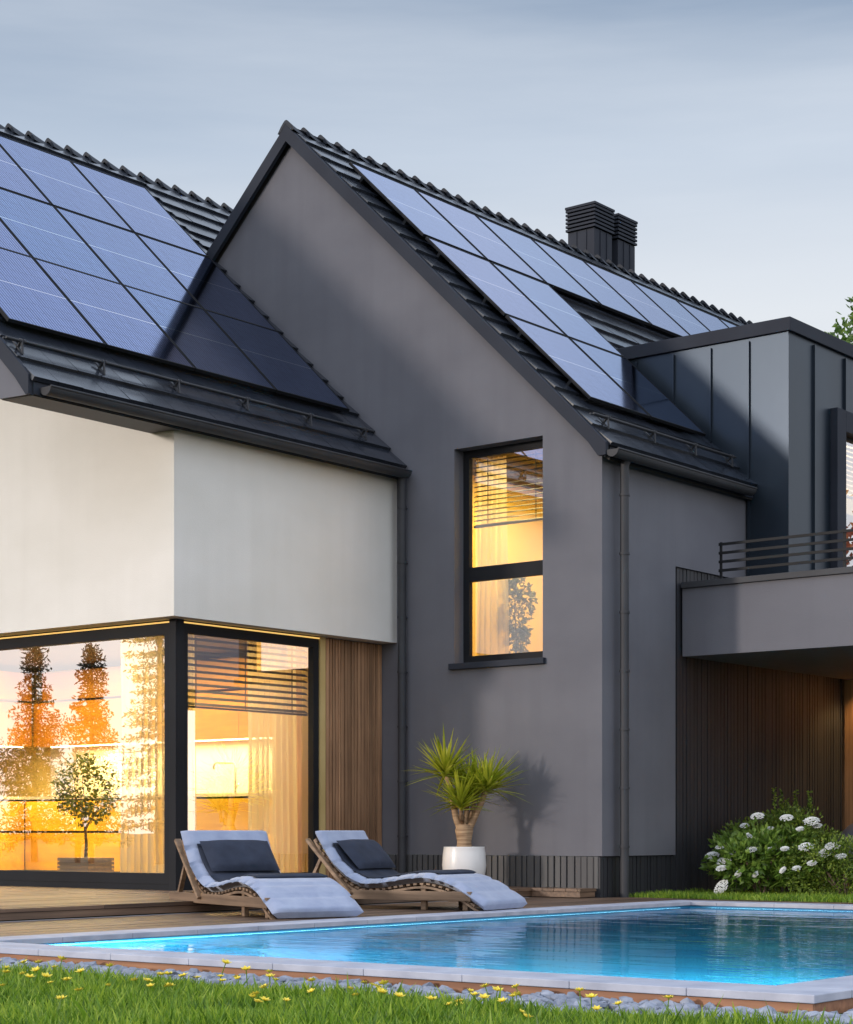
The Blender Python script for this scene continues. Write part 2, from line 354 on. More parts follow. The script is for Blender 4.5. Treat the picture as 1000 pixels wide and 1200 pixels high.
# ------------------------------------------------------------------ pool
pool = thing('swimming_pool', 'rectangular pool with pale stone edging and glowing blue water in front of the house', 'swimming pool', (-7,12,0))
def coping():
    b = MB(); z0, z1 = .062, .10; L = .61
    def run(x0, x1, y0, y1, along):
        if along == 'x':
            n = round((x1-x0)/L); d = (x1-x0)/n
            for i in range(n): b.box(x0+i*d, x0+(i+1)*d-.0025, y0, y1, z0, z1)
        else:
            n = round((y1-y0)/L); d = (y1-y0)/n
            for i in range(n): b.box(x0, x1, y0+i*d, y0+(i+1)*d-.0025, z0, z1)
    run(PX0, PX1, PY0, IY0, 'x'); run(PX0, PX1, IY1, PY1, 'x')
    run(PX0, IX0, IY0+.002, IY1-.002, 'y'); run(IX1, PX1, IY0+.002, IY1-.002, 'y')
    return b
coping().build('stone_coping', M_cop, pool, bevel=.004)
b = MB(); D = -1.35; e = .03
b.face([(IX0-e,IY0-e,D),(IX1+e,IY0-e,D),(IX1+e,IY1+e,D),(IX0-e,IY1+e,D)])
for (p, q) in (((IX0-e,IY0-e),(IX1+e,IY0-e)),((IX1+e,IY0-e),(IX1+e,IY1+e)),((IX1+e,IY1+e),(IX0-e,IY1+e)),((IX0-e,IY1+e),(IX0-e,IY0-e))):
    b.face([(p[0],p[1],D),(p[0],p[1],.061),(q[0],q[1],.061),(q[0],q[1],D)])
b.build('basin', M_basin, pool)
b = MB()
b.box(PX0+.02, PX1-.02, PY0+.02, PY0+.045, -.02, .058); b.box(PX1-.045, PX1-.02, PY0+.047, PY1-.05, -.02, .058)
b.build('timber_skirt', M_skirt, pool)
for (x0,x1,y0,y1) in ((IX0-.015,IX0-.005,IY0+.2,IY1-.2),(IX1+.005,IX1+.015,IY0+.2,IY1-.2),(IX0+.2,IX1-.2,IY1+.005,IY1+.015),(IX0+.2,IX1-.2,IY0-.015,IY0-.005)):
    b = MB(); b.box(x0,x1,y0,y1,-.02,.022); b.build('underwater_light_strip', M_poollamp, pool)
b = MB(); nx, ny = 1, 1
b.face([(IX0-.02,IY0-.02,.045),(IX1+.02,IY0-.02,.045),(IX1+.02,IY1+.02,.045),(IX0-.02,IY1+.02,.045)])
b.build('water', M_water, kind='structure')

# pebbles
def ico():
    t = (1+5**.5)/2; v = [(-1,t,0),(1,t,0),(-1,-t,0),(1,-t,0),(0,-1,t),(0,1,t),(0,-1,-t),(0,1,-t),(t,0,-1),(t,0,1),(-t,0,-1),(-t,0,1)]
    f = [(0,11,5),(0,5,1),(0,1,7),(0,7,10),(0,10,11),(1,5,9),(5,11,4),(11,10,2),(10,7,6),(7,1,8),(3,9,4),(3,4,2),(3,2,6),(3,6,8),(3,8,9),(4,9,5),(2,4,11),(6,2,10),(8,6,7),(9,8,1)]
    v = [Vector(p).normalized() for p in v]; nf = []; c = {}
    def mid(a, b2):
        k = (min(a,b2), max(a,b2))
        if k not in c: v.append(((v[a]+v[b2])/2).normalized()); c[k] = len(v)-1
        return c[k]
    for a, b2, d in f:
        x, y, z = mid(a,b2), mid(b2,d), mid(d,a); nf += [(a,x,z),(b2,y,x),(d,z,y),(x,y,z)]
    return v, nf
IV, IF = ico()
b = MB(); r = random.Random(5)
def pebble(x, y, z, s):
    sx, sy, sz = s*r.uniform(.8,1.3), s*r.uniform(.8,1.2), s*r.uniform(.5,.75); M = Matrix.Rotation(r.random()*6.3, 3, 'Z') @ Matrix.Rotation(r.uniform(-.5,.5), 3, 'X')
    o = Vector((r.random()*50, r.random()*50, r.random()*50)); P = []
    for q in IV:
        k = 1 + .62*noise.noise(q*1.3+o); P.append(M @ Vector((q.x*sx*k, q.y*sy*k, q.z*sz*k)) + Vector((x,y,z)))
    b.raw(P, IF, r.random() < .15)
for i in range(1500):
    pebble(r.uniform(-11.5,-3.25), r.uniform(6.80,7.38), r.uniform(.0,.022), r.uniform(.022,.046))
for i in range(330):
    pebble(r.uniform(-3.72,-3.2), r.uniform(7.3,10.5), r.uniform(.0,.02), r.uniform(.022,.044))
b.build('pebbles', M_stone, kind='stuff')

# ------------------------------------------------------------------ grass
def grass(name, regions, z0, seed, hmin=.055, hmax=.125, w=.0056):
    rg = np.random.default_rng(seed); V = []; 
    P = []
    for (x0, x1, y0, y1, dens, hs) in regions:
        n = int((x1-x0)*(y1-y0)*dens)
        P.append(np.stack([rg.uniform(x0,x1,n), rg.uniform(y0,y1,n), np.full(n, hs)], 1))
    P = np.concatenate(P); n = len(P)
    # clumpy height
    cl = .75 + .25*np.sin(P[:,0]*3.1+np.sin(P[:,1]*4.3)*1.7)*np.cos(P[:,1]*3.7+np.sin(P[:,0]*2.9))
    h = rg.uniform(hmin,hmax,n)*P[:,2]*cl; a = rg.uniform(0,2*PI,n); bd = rg.uniform(0,2*PI,n); ln = rg.uniform(.05,.75,n)*h
    ww = w*rg.uniform(.7,1.5,n)*np.where(P[:,2]>1.2, 1.5, 1)
    ca, sa = np.cos(a)*ww, np.sin(a)*ww; bx, by = np.cos(bd)*ln, np.sin(bd)*ln
    base = np.stack([P[:,0],P[:,1],np.full(n,z0)],1)
    def pt(s, t, k): return base + np.stack([ca*s+bx*k, sa*s+by*k, h*t], 1)
    pts = np.stack([pt(-1,0,0), pt(1,0,0), pt(.8,.5,.28), pt(-.8,.5,.28), pt(0,1-.12*0,1.0)], 1).reshape(-1,3)
    idx = (np.arange(n)*5)[:,None]
    loops = np.concatenate([idx+[0,1,2,3], idx+[3,2,4]], 1).ravel()
    starts = np.stack([np.arange(n)*7, np.arange(n)*7+4], 1).ravel(); tot = np.tile([4,3], n)
    me = bpy.data.meshes.new(name); me.vertices.add(n*5); me.vertices.foreach_set('co', pts.astype(np.float32).ravel())
    me.loops.add(n*7); me.loops.foreach_set('vertex_index', loops.astype(np.int32))
    me.polygons.add(n*2); me.polygons.foreach_set('loop_start', starts.astype(np.int32)); me.polygons.foreach_set('loop_total', tot.astype(np.int32))
    me.update(calc_edges=True); me.materials.append(M_grass)
    o = bpy.data.objects.new(name, me); COL.objects.link(o); o['kind'] = 'stuff'; return o
grass('front_lawn_grass', [(-9.6,-3.2,4.6,6.68,4200,1.0), (-16,0,0,4.6,260,1.3), (-3.2,1,4.6,7.5,500,1.3), (-16,-9.6,4.6,6.7,400,1.3), (-9.0,-3.3,6.66,6.80,1300,.7), (-9.4,-3.3,4.6,6.6,90,1.45)], 0, 3)
grass('back_lawn_grass', [(-11.05,-6.5,17.34,18.9,2200,1.0), (-6.5,2,17.34,20,500,1.2), (-11.05,-6.5,18.9,22.6,250,1.0)], .085, 4, .04, .10, .005)

# ------------------------------------------------------------------ house
house = thing('detached_house', 'dark grey and white house with steep solar roofs and lit windows behind the pool', 'house', (-14,17,0))

# gable wall with window opening
WX0, WX1, WZ0, WZ1 = -13.10, -11.88, 2.69, 5.13; WD = .23
b = MB()
apx, apz = -15.6, CR-.21+T*15.6
def zw(x): return (CR-.21) - T*x if x > apx else (CR-.21) + T*15.6*2 + T*x
def q(x0, x1, z0, z1=None):
    a = z1 if z1 is not None else zw(x0); c = z1 if z1 is not None else zw(x1)
    b.face([(x0,G,z0),(x1,G,z0),(x1,G,c),(x0,G,a)])
b.face([(-20,G,0),(-14.14,G,0),(-14.14,G,2.97),(-20,G,2.97)])
q(-20,-17.25,2.97); q(-17.25,apx,2.97); q(apx,-14.14,2.97); q(-14.14,WX0,.54)
q(WX0,WX1,.54,WZ0); q(WX0,WX1,WZ1); q(WX1,XM,.54)
for (p, s_) in ((WX0,1),(WX1,-1)):
    b.face([(p,G,WZ0),(p,G+WD,WZ0),(p,G+WD,WZ1),(p,G,WZ1)])
b.face([(WX0,G,WZ1),(WX1,G,WZ1),(WX1,G+WD,WZ1),(WX0,G+WD,WZ1)]); b.face([(WX0,G,WZ0),(WX1,G,WZ0),(WX1,G+WD,WZ0),(WX0,G+WD,WZ0)])
b.build('gable_wall', M_render, house)
# side wall right of the gable
b = MB(); b.box(XM-.3, XM, G+.001, 18.51, .54, 4.90); b.box(XM-.3, XM-.0, 18.511, 20.14, 3.80, 4.90); b.box(XM-.3, XM-.002, 20.14, 30, 2.8, 4.9)
b.build('side_wall', M_render, house)
# dark ribbed cladding: plinth and side
def ribs(mb, axis, a, b_, pos, z0, z1, out, w=.055, gap=.014, depth=.03, seed=1, ztops=None):
    """vertical battens along an axis; out = +1/-1 direction on the other axis"""
    r = random.Random(seed); t = a
    while t < b_-.01:
        ww = min(w*r.choice((.8,1,1,1.25)), b_-t); d = depth*r.uniform(.85,1.1)
        if axis == 'x': mb.box(t, t+ww-gap, min(pos,pos+out*d), max(pos,pos+out*d), z0, z1)
        else: mb.box(min(pos,pos+out*d), max(pos,pos+out*d), t, t+ww-gap, z0, z1)
        t += ww
b = MB()
b.box(XM-.32, XM-.065, 18.515, 22.96, .0, 3.8); ribs(b, 'y', 18.515, 22.75, XM-.065, .02, 3.795, 1, w=.075, depth=.04, seed=2)
b.box(XM-.32, XM-.065, G-.0, 18.51, .0, .535); ribs(b, 'y', G+.002, 18.51, XM-.065, .02, .53, 1, w=.075, depth=.04, seed=3)
b.build('side_cladding', M_clad, house)
b = MB(); b.box(-14.13, XM-.07, G+.03, G+.15, .0, .537); ribs(b, 'x', -14.13, XM-.03, G+.03, .19, .535, -1, w=.082, gap=.02, depth=.035, seed=4)
b.build('plinth_cladding', noisy('grey_battens', (.075,.075,.08), (.11,.11,.112), (8,8,.6), rough=.7, bump=.2, bscale=30, bdist=.004), house)

# white storey
b = MB(); zt = 4.88
gl = 13.44
b.face([(-23,gl,2.99),(XW,gl,2.99),(XW,gl,zL(XW)-.2),(XRL,gl,ZRL-.2),(-23,gl,ZRL-.2-T*(23+XRL))])
b.face([(XW,gl,2.99),(XW,G-.001,2.99),(XW,G-.001,zL(XW)-.2),(XW,gl,zL(XW)-.2)])
b.face([(-23,gl,2.99),(XW,gl,2.99),(XW,G-.001,2.99),(-23,G-.001,2.99)])
b.face([(-23,gl,2.99),(-23,G,2.99),(-23,G,5),(-23,gl,5)])
b.build('white_upper_wall', M_white, house)

# timber slat clad lower wall
b = MB(); b.box(-14.9, -14.19, 15.96, G-.004, .0, 2.985); ribs(b, 'y', 15.96, G-.004, -14.19, .2, 2.98, 1, w=.052, gap=.012, depth=.035, seed=8)
b.build('timber_cladding', M_slat, house)
b = MB(); b.box(-14.4, -14.12, 15.868, 15.958, .2, 2.985)
b.build('reveal_panel', noisy('pale_reveal', (.5,.36,.14), (.6,.45,.2), (2,2,2), rough=.6, bump=0), house)

# ---- roofs
def tiles(mb, side, C, xtop, xbot, y0, y1, seed=1, tw=.30, ycut=None):
    """courses of flat tiles; side=+1 slopes down towards +x, -1 towards -x. xtop,xbot: x (mirrored about ridge for -1 by caller)"""
    r = random.Random(seed); n = math.hypot(1, T); cl = .335/n; k = 0; x = xbot
    nrm = Vector((T*side, 0, 1)).normalized()
    while (x-xtop)*side > .02:
        xe = x - side*cl
        if (xe-xtop)*side < 0: xe = xtop
        y = y0 - (tw/2 if k % 2 else 0)
        while y < y1:
            a, c = max(y, y0), min(y+tw-.006, y1)
            if c-a > .02:
                lo = .036 + r.uniform(-.003,.003); hi = .004
                def P(xx, yy, h, z=None): 
                    zz = C - side*T*xx if side > 0 else C + T*xx
                    return Vector((xx,yy,zz)) + nrm*h
                e = -.35*side/n*.08
                A = [P(x,a,lo),P(x,c,lo),P(xe,c,hi),P(xe,a,hi)]; B = [P(x,a,-.01),P(x,c,-.01),P(xe,c,-.02),P(xe,a,-.02)]
                vs = A+B; fs = [(0,1,2,3),(4,5,1,0),(5,6,2,1),(7,4,0,3),(6,7,3,2)]
                mb.raw(vs, fs)
            y += tw
        x = xe; k += 1
YL0 = 11.50
# left roof: body, tiles, ridge
bl = MB(); xe = -13.84
nL = 1/math.hypot(1,T)
bl.prism([(xe,zL(xe)-.03),(XRL,ZRL-.03),(-23,ZRL-.03-T*(23+XRL)),(-23,ZRL-.33-T*(23+XRL)),(XRL,ZRL-.33),(-14.28,zL(-14.28)-.42),(-14.28,4.88),(xe,4.86)], 'y', YL0+.03, gl-.003)
bl.prism([(xe,zL(xe)-.03),(XRL,ZRL-.03),(XRL,ZRL-.18),(XW+.002,zL(XW)-.19),(XW+.002,4.92),(xe,4.86)], 'y', gl, G-.004)
roofL = bl.build('left_roof', M_soffit, house)
b = MB(); tiles(b, 1, CLF, XRL, -13.80, YL0, G-.01, seed=2); tiles(b, 1, CLF, XRL, -17.12, G-.01, 22.6, seed=3)
b.build('roof_tiles', M_tile, roofL)
b = MB(); b.prism([(XRL,ZRL-.02),(-23,ZRL-.02-T*(23+XRL)),(-23,ZRL-.06-T*(23+XRL)),(XRL,ZRL-.06)], 'y', YL0, 22.6)
b.build('rear_slope', M_tile, roofL)
def ridge(parent, x, z, y0, y1, step=.31):
    b = MB(); y = y0; k = 0
    while y < y1:
        # ridge cap: angled saddle, flared raised lip at the near end
        def ring(yy, r, h): return [Vector((x + r*u_, yy, z + h - r*v_)) for (u_, v_) in ((-1,1.05),(-.62,.50),(-.30,.16),(-.12,.02),(0,0),(.12,.02),(.30,.16),(.62,.50),(1,1.05))]
        R1 = ring(y-.012, .135, .070); R2 = ring(y+.09, .120, .040); R3 = ring(y+step+.01, .09, -.015); R0 = ring(y-.012, .08, .025)
        vs = R0+R1+R2+R3; fs = []
        for j in range(3):
            for i in range(8): fs.append((j*9+i, (j+1)*9+i, (j+1)*9+i+1, j*9+i+1))
        b.raw(vs, fs, False)
        if k == 0: b.face([p+Vector((0,.004,0)) for p in R1])
        y += step; k += 1
    return b.build('ridge_cap', M_ridge, parent)
ridge(roofL, XRL, ZRL, YL0, 22.5)
# front end of the left roof: barge board and rendered band
b = MB(); zz = lambda x, d: zL(x)-d
b.prism([(-13.84,zz(-13.84,-.02)),(XRL,ZRL+.02),(XRL,ZRL-.17),(-14.03,zz(-14.03,.17)),(-13.88,4.87),(-13.84,4.87)], 'y', YL0-.02, YL0+.028)
b.prism([(XRL,ZRL+.02),(-23,ZRL+.02-T*(23+XRL)),(-23,ZRL-.17-T*(23+XRL)),(XRL,ZRL-.17)], 'y', YL0-.02, YL0+.028)
b.build('barge_board', M_metal, roofL)
b = MB(); b.prism([(-13.885,4.87),(-14.035,zz(-14.035,.172)),(XRL,ZRL-.172),(XRL,ZRL-.6),(-14.28,4.885)], 'y', YL0, YL0+.029)
b.build('gable_band', M_render, roofL)
# right roof
br = MB(); xe = -11.03
# C slopes
br.prism([(xe,zR(xe)-.03),(XRR,ZRR-.03),(-17.4,ZRR-.03-T*(17.4+XRR)),(-17.4,ZRR-.2-T*(17.4+XRR)),(XRR,ZRR-.2),(XM-.02,zR(XM)-.2),(xe,4.76)], 'y', G+.02, 31)
roofR = br.build('right_roof', M_soffit, house)
b = MB(); tiles(b, 1, CR, XRR, -10.98, G-.044, 20.14, seed=5); tiles(b, 1, CR, XRR, -12.9, 20.14, 31, seed=6)
tiles(b, -1, ZRR + T*15.6, XRR, -17.3, G-.044, 23, seed=7)
b.build('roof_tiles', M_tile, roofR)
ridge(roofR, XRR, ZRR, G-.085, 31)
b = MB()
b.prism([(-11.0,4.80),(-11.0,zR(-11.0)+.005),(XRR,ZRR+.01),(XRR,ZRR-.185),(-11.22,zR(-11.22)-.185),(-11.10,4.80)], 'y', G-.10, G-.045)
b.prism([(XRR,ZRR+.01),(XRR,ZRR-.185),(-17.3,ZRR-.185-T*(17.3+XRR)),(-17.3,ZRR+.01-T*(17.3+XRR))], 'y', G-.10, G-.045)
b.build('barge_board', M_metal, roofR)

# gutters
def gutter(parent, x, z, y0, y1, r=.078):
    b = MB(); n = 10; ys_ = [y0, y1]; arc = [PI + PI*i/n for i in range(n+1)]
    out = [(x+r*math.cos(a), z+r*math.sin(a)) for a in arc]; inn = [(x+(r-.008)*math.cos(a), z+(r-.008)*math.sin(a)) for a in arc]
    vs = [(p[0],y0,p[1]) for p in out]+[(p[0],y1,p[1]) for p in out]+[(p[0],y0,p[1]) for p in inn]+[(p[0],y1,p[1]) for p in inn]; m = n+1; fs = []
    for i in range(n): fs += [(i,i+1,m+i+1,m+i),(2*m+i,3*m+i,3*m+i+1,2*m+i+1),(i,2*m+i,2*m+i+1,i+1),(m+i,m+i+1,3*m+i+1,3*m+i)]
    fs += [(0,m,3*m,2*m),(n,2*m+n,3*m+n,m+n)]
    b.raw(vs, fs, False)
    b.face([(p[0],y0-.002,p[1]) for p in out]); b.face([(p[0],y1+.002,p[1]) for p in reversed(out)])
    b.tube([(x+r,y0,z),(x+r,y1,z)], .011, 8)
    y = y0+1.9
    while y < y1-.3:
        o2 = [(x+(r+.004)*math.cos(a), z+(r+.004)*math.sin(a)) for a in arc]
        b.raw([(p[0],y,p[1]) for p in o2]+[(p[0],y+.06,p[1]) for p in o2], [(i,i+1,m+i+1,m+i) for i in range(n)]); y += 2
    return b.build('gutter', M_gutter, parent)
gutter(roofL, -13.74, 4.94, YL0+.1, 16.93); gutter(roofR, -10.93, 4.85, G-.08, 19.93)
# box gutter fascia on the left eave between gutter and soffit
b = MB(); b.box(-13.838,-13.822, YL0+.03, G-.02, 4.87, 4.99); b.build('fascia', M_metal, roofL)
b = MB(); b.box(-11.025,-11.01, G-.0, 20.13, 4.78, 4.97); b.build('fascia', M_metal, roofR)
# snow guard rails
def guard(parent, C, x, y0, y1, brk):
    b = MB(); z = C - T*x
    p = Vector((x,0,z)) + Vector((T,0,1)).normalized()*.11; q_ = p + Vector((-CA,0,SA))*.035 + Vector((T,0,1)).normalized()*-.03
    b.tube([(p.x,y0,p.z),(p.x,y1,p.z)], .013, 8); b.tube([(q_.x,y0,q_.z),(q_.x,y1,q_.z)], .010, 8)
    for y in brk:
        f = Vector((x,y,z)); nn = Vector((T,0,1)).normalized(); u = Vector((-CA,0,SA))
        b.bar(f - u*.09 + nn*.03, f + u*.10 + nn*.045, .03, .012, nn); b.bar(f + nn*.02, f + nn*.12, .03, .012, u)
        b.bar(f - u*.10 + nn*.03, f + nn*.12, .022, .012, nn)
        for s_ in (-.02,.02): b.tube([(p.x,y+s_,p.z),(p.x,y+s_+.018,p.z)], .022, 8)
    return b.build('snow_guard', M_gutter, parent)
guard(roofL, CLF, -14.16, 11.42, 16.75, [11.6,12.62,13.64,14.65,15.66,16.6])
guard(roofR, CR, -11.28, 16.98, 20.05, [17.25,18.2,19.1,19.95])

# downpipes
def pipe(x, y, z0, z1, topx=None, topy=None):
    b = MB()
    pts = [(x,y,z0),(x,y,z1)]
    if topx is not None: pts += [(x+(topx-x)*.1,y,z1+.05),(topx,y if topy is None else topy,z1+.13)]
    b.tube(pts, .048, 14)
    o = b.build('downpipe', M_gutter, house); z = z0+.55
    while z < z1-.1:
        d = MB(); d.tube([(x,y,z-.012),(x,y,z+.012)], .056, 14); d.box(x-.012,x+.012,y+.03,y+.09,z-.008,z+.008); z += .63; d.build('pipe_clip', M_gutter, o)
    return o
pipe(-13.79, 16.91, .2, 4.80, -13.74); pipe(-11.0, 17.27, .09, 4.70, -10.95)

# ---- chimneys
def chimney(x0, x1, y0, y1, zt):
    b = MB(); b.box(x0,x1,y0,y1,8.2,zt-.40)
    w = x1-x0; h = y1-y0
    for t in (.33,.70):
        b.box(x0+w*t-.008,x0+w*t+.008,y0-.014,y0,8.2,zt-.405); b.box(x1,x1+.014,y0+h*t-.008,y0+h*t+.008,8.2,zt-.405)
    c = b.build('chimney', M_metal, house)
    d = MB(); n = 6
    for i in range(n):
        z = zt-.40+i*.06; d.box(x0-.028,x1+.028,y0-.028,y1+.028,z+.018,z+.052)
    d.box(x0+.03,x1-.03,y0+.03,y1-.03,zt-.40,zt-.03); d.box(x0-.035,x1+.035,y0-.035,y1+.035,zt-.036,zt)
    d.build('louvred_cowl', M_metal, c)
chimney(-16.71,-16.22,24.6,25.1,10.56); chimney(-16.75,-16.25,25.32,25.82,10.56)

# ---- dormer
YD, XD = 20.14, -10.55
b = MB(); b.box(-14.2, XD, YD, 27.5, 3.66, 6.70)
# cut window opening by building the +x wall in strips instead
b = MB()
DW0, DW1, DWZ0, DWZ1 = 21.46, 24.2, 3.72, 5.72
b.face([(-14.5,YD,3.64),(XD,YD,3.64),(XD,YD,6.70),(-14.5,YD,6.70)])
b.face([(XD,YD,3.64),(XD,DW0,3.64),(XD,DW0,6.70),(XD,YD,6.70)]); b.face([(XD,DW0,DWZ1),(XD,DW1,DWZ1),(XD,DW1,6.7),(XD,DW0,6.7)])
b.face([(XD,DW1,3.64),(XD,27.5,3.64),(XD,27.5,6.7),(XD,DW1,6.7)]); b.face([(XD,DW0,3.64),(XD,DW1,3.64),(XD,DW1,DWZ0),(XD,DW0,DWZ0)])
b.face([(-14.5,YD,6.7),(XD,YD,6.7),(XD,27.5,6.7),(-14.5,27.5,6.7)])
b.face([(-14.5,27.5,3.64),(XD,27.5,3.64),(XD,27.5,6.70),(-14.5,27.5,6.70)])
dorm = b.build('dormer', M_zinc, house)
for x in (-12.64,-12.11,-11.59,-11.07):
    b = MB(); b.box(x-.012, x+.012, YD-.032, YD-.0, max(3.66, zR(x)+.03) if x < -11.2 else 3.66, 6.66); b.build('standing_seam', M_zinc, dorm)
for y in (20.77,21.60,22.4,23.2,24.0,24.9,25.7,26.5):
    b = MB(); b.box(XD, XD+.032, y-.012, y+.012, (DWZ1+.2 if DW0-.1 < y < DW1+.1 else 3.66), 6.66); b.build('standing_seam', M_zinc, dorm)
b = MB(); b.box(XD-.012,XD+.006,YD-.006,YD+.012,3.66,6.66); b.build('corner_trim', M_zinc, dorm)
b = MB(); b.box(-14.4, XD+.045, YD-.045, 27.5, 6.70, 6.86); b.build('roof_edge', M_metal, dorm, bevel=.006)

def lite_frame(mb, axis, a0, a1, z0, z1, pos, w=.07, d=.07, bars=()):
    def bx(p0, p1, q0, q1, dd=d):
        if axis == 'x': mb.box(p0, p1, pos, pos+dd, q0, q1)
        else: mb.box(pos-dd, pos, p0, p1, q0, q1)
    bx(a0, a0+w, z0, z1); bx(a1-w, a1, z0, z1); bx(a0+w+.0005, a1-w-.0005, z0, z0+w); bx(a0+w+.0005, a1-w-.0005, z1-w, z1)
    for (q0, q1) in bars: bx(a0+w+.0005, a1-w-.0005, q0, q1, d*.98)
def slats(axis, a0, a1, z0, z1, pos, sp=.052, tilt=.45, sw=.045, mat=M_blind, parent=None):
    b = MB(); z = z1-.03
    while z > z0:
        dx = sw/2*math.cos(tilt); dz = sw/2*math.sin(tilt)
        if axis == 'x': A = [(a0,pos-dx,z-dz),(a1,pos-dx,z-dz),(a1,pos+dx,z+dz),(a0,pos+dx,z+dz)]
        else: A = [(pos+dx,a0,z-dz),(pos+dx,a1,z-dz),(pos-dx,a1,z+dz),(pos-dx,a0,z+dz)]
        b.raw(A+[(p[0],p[1],p[2]+.004) for p in A], [(0,1,2,3),(7,6,5,4),(0,4,5,1),(1,5,6,2),(2,6,7,3),(3,7,4,0)]); z -= sp
    if axis == 'x':
        b.box(a0,a1,pos-.02,pos+.02,z0-.02,z0+.0)
        for f in (.18,.82): b.box(a0+(a1-a0)*f-.004,a0+(a1-a0)*f+.004,pos-.004,pos+.004,z0,z1)
    else:
        b.box(pos-.02,pos+.02,a0,a1,z0-.02,z0+.0)
        for f in (.12,.5,.88): b.box(pos-.004,pos+.004,a0+(a1-a0)*f-.004,a0+(a1-a0)*f+.004,z0,z1)
    return b.build('blind', mat, parent)
def pane(axis, a0, a1, z0, z1, pos, parent, t=.012):
    b = MB()
    if axis == 'x': b.face([(a0,pos,z0),(a1,pos,z0),(a1,pos,z1),(a0,pos,z1)])
    else: b.face([(pos,a0,z0),(pos,a1,z0),(pos,a1,z1),(pos,a0,z1)])
    return b.build('glass_pane', M_glass, parent)
# gable window
b = MB(); lite_frame(b, 'x', WX0, WX1, WZ0+.02, WZ1, G+.17, w=.085, d=.06, bars=((3.64,3.80),))
b.box(WX0,WX1,G+.168,G+.228,WZ1-.155,WZ1-.086) if False else None
w = b.build('gable_window', M_frame, house); w['label'] = 'tall narrow window in the grey gable, lit yellow'
pane('x', WX0+.08, WX1-.08, 3.79, WZ1-.08, G+.20, w); pane('x', WX0+.08, WX1-.08, WZ0+.1, 3.65, G+.20, w)
b = MB(); b.box(WX0-.05, WX1+.04, G-.05, G+.17, WZ0-.055, WZ0+.012); b.build('window_sill', M_metal, w, bevel=.004)
slats('x', WX0+.09, WX1-.09, 4.28, WZ1-.1, G+.265, parent=w, sp=.055, sw=.05)
# ground floor corner window
b = MB(); F0, F1 = .26, 2.95
XL = -21.2
lite_frame(b, 'x', XL, -14.20, F0, F1, 13.66, w=.11, d=.08)
w = b.build('front_window', M_frame, house); w['label'] = 'wide ground floor window facing the lawn, lit kitchen behind it'
pane('x', XL+.1, -14.30, F0+.1, F1-.1, 13.70, w)
b = MB(); b.box(XL, -14.205, 13.665, 13.72, .14, F0-.001); b.build('window_threshold', M_frame, w); b = MB(); b.box(XL,-14.205,13.668,13.74,F1+.001,2.988); b.build('head_trim', M_frame, w)
b = MB(); lite_frame(b, 'y', 13.74, 15.866, F0, F1, -14.14, w=.09, d=.08); 
w2 = b.build('side_window', M_frame, house); w2['label'] = 'ground floor window behind the loungers with lowered blind'
pane('y', 13.82, 15.78, F0+.08, F1-.08, -14.18, w2)
b = MB(); b.box(-14.20,-14.142, 13.742, 15.866, .14, F0-.001); b.build('window_threshold', M_frame, w2); b = MB(); b.box(-14.22,-14.142,13.742,15.866,F1+.001,2.988); b.build('head_trim', M_frame, w2)
slats('y', 13.84, 15.80, 2.12, F1-.1, -14.27, sp=.068, sw=.055, tilt=.55, parent=w2)
b = MB(); b.box(-14.199,-14.10,13.62,13.739,.14,2.988); b.build('corner_post', M_frame, house, bevel=.004)
# dormer window with projecting casing
b = MB()
c0, c1, e0, e1 = 21.22, 24.44, 3.70, 5.98; o_ = .10
b.box(XD, XD+o_, c0, DW0, e0, e1); b.box(XD, XD+o_, DW1, c1, e0, e1); b.box(XD, XD+o_, DW0+.001, DW1-.001, DWZ1, e1)
w3 = b.build('dormer_window', M_metal, house, bevel=.004); w3['label'] = 'square upstairs window in a projecting metal casing'
b = MB(); lite_frame(b, 'y', DW0, DW1, DWZ0, DWZ1, XD-.02, w=.045, d=.05); b.build('window_frame', M_frame, w3)
pane('y', DW0+.04, DW1-.04, DWZ0+.04, DWZ1-.04, XD-.04, w3)
slats('y', DW0+.05, DW1-.05, 5.02, DWZ1-.05, XD-.12, sp=.06, sw=.05, tilt=.7, mat=M_blind2, parent=w3)

# ---- balcony
BX1 = -6.0; YB = 18.66
b = MB(); b.box(XM+.001, BX1, YB, 22.74, 2.79, 3.56); bal = b.build('balcony', M_render, house)
b = MB(); b.box(XM+.001, BX1+.03, YB-.035, YB+.28, 3.562, 3.63); b.box(XM+.001, BX1, YB+.282, 22.74, 3.562, 3.60); b.build('parapet_cap', M_gutter, bal, bevel=.004)
b = MB()
for k in range(4): b.box(-10.66, BX1, YB+.03, YB+.045, 3.715+k*.098, 3.715+k*.098+.03)
for x in (-10.655,-9.15,-7.6): b.box(x, x+.03, YB+.046, YB+.06, 3.63, 4.05)
b.build('railing', M_pframe, bal)
# ---- wing wall under the balcony, warm timber
b = MB(); b.box(XM-.06, BX1, 22.80, 22.95, 0, 2.785); ribs(b, 'x', XM+.003, BX1, 22.80, .09, 2.78, -1, w=.115, gap=.018, depth=.045, seed=12)
b.build('carport_timber_wall', M_slat, house)
b = MB(); b.box(XM+.001, BX1, 22.96, 31, 0, 3.6); b.build('rear_wing', M_render, house)
for x in (-10.62,-9.8,-8.6):
    b = MB(); b.tube([(x,22.55,2.775),(x,22.55,2.789)], .05, 14); b.build('downlight', M_led, bal)

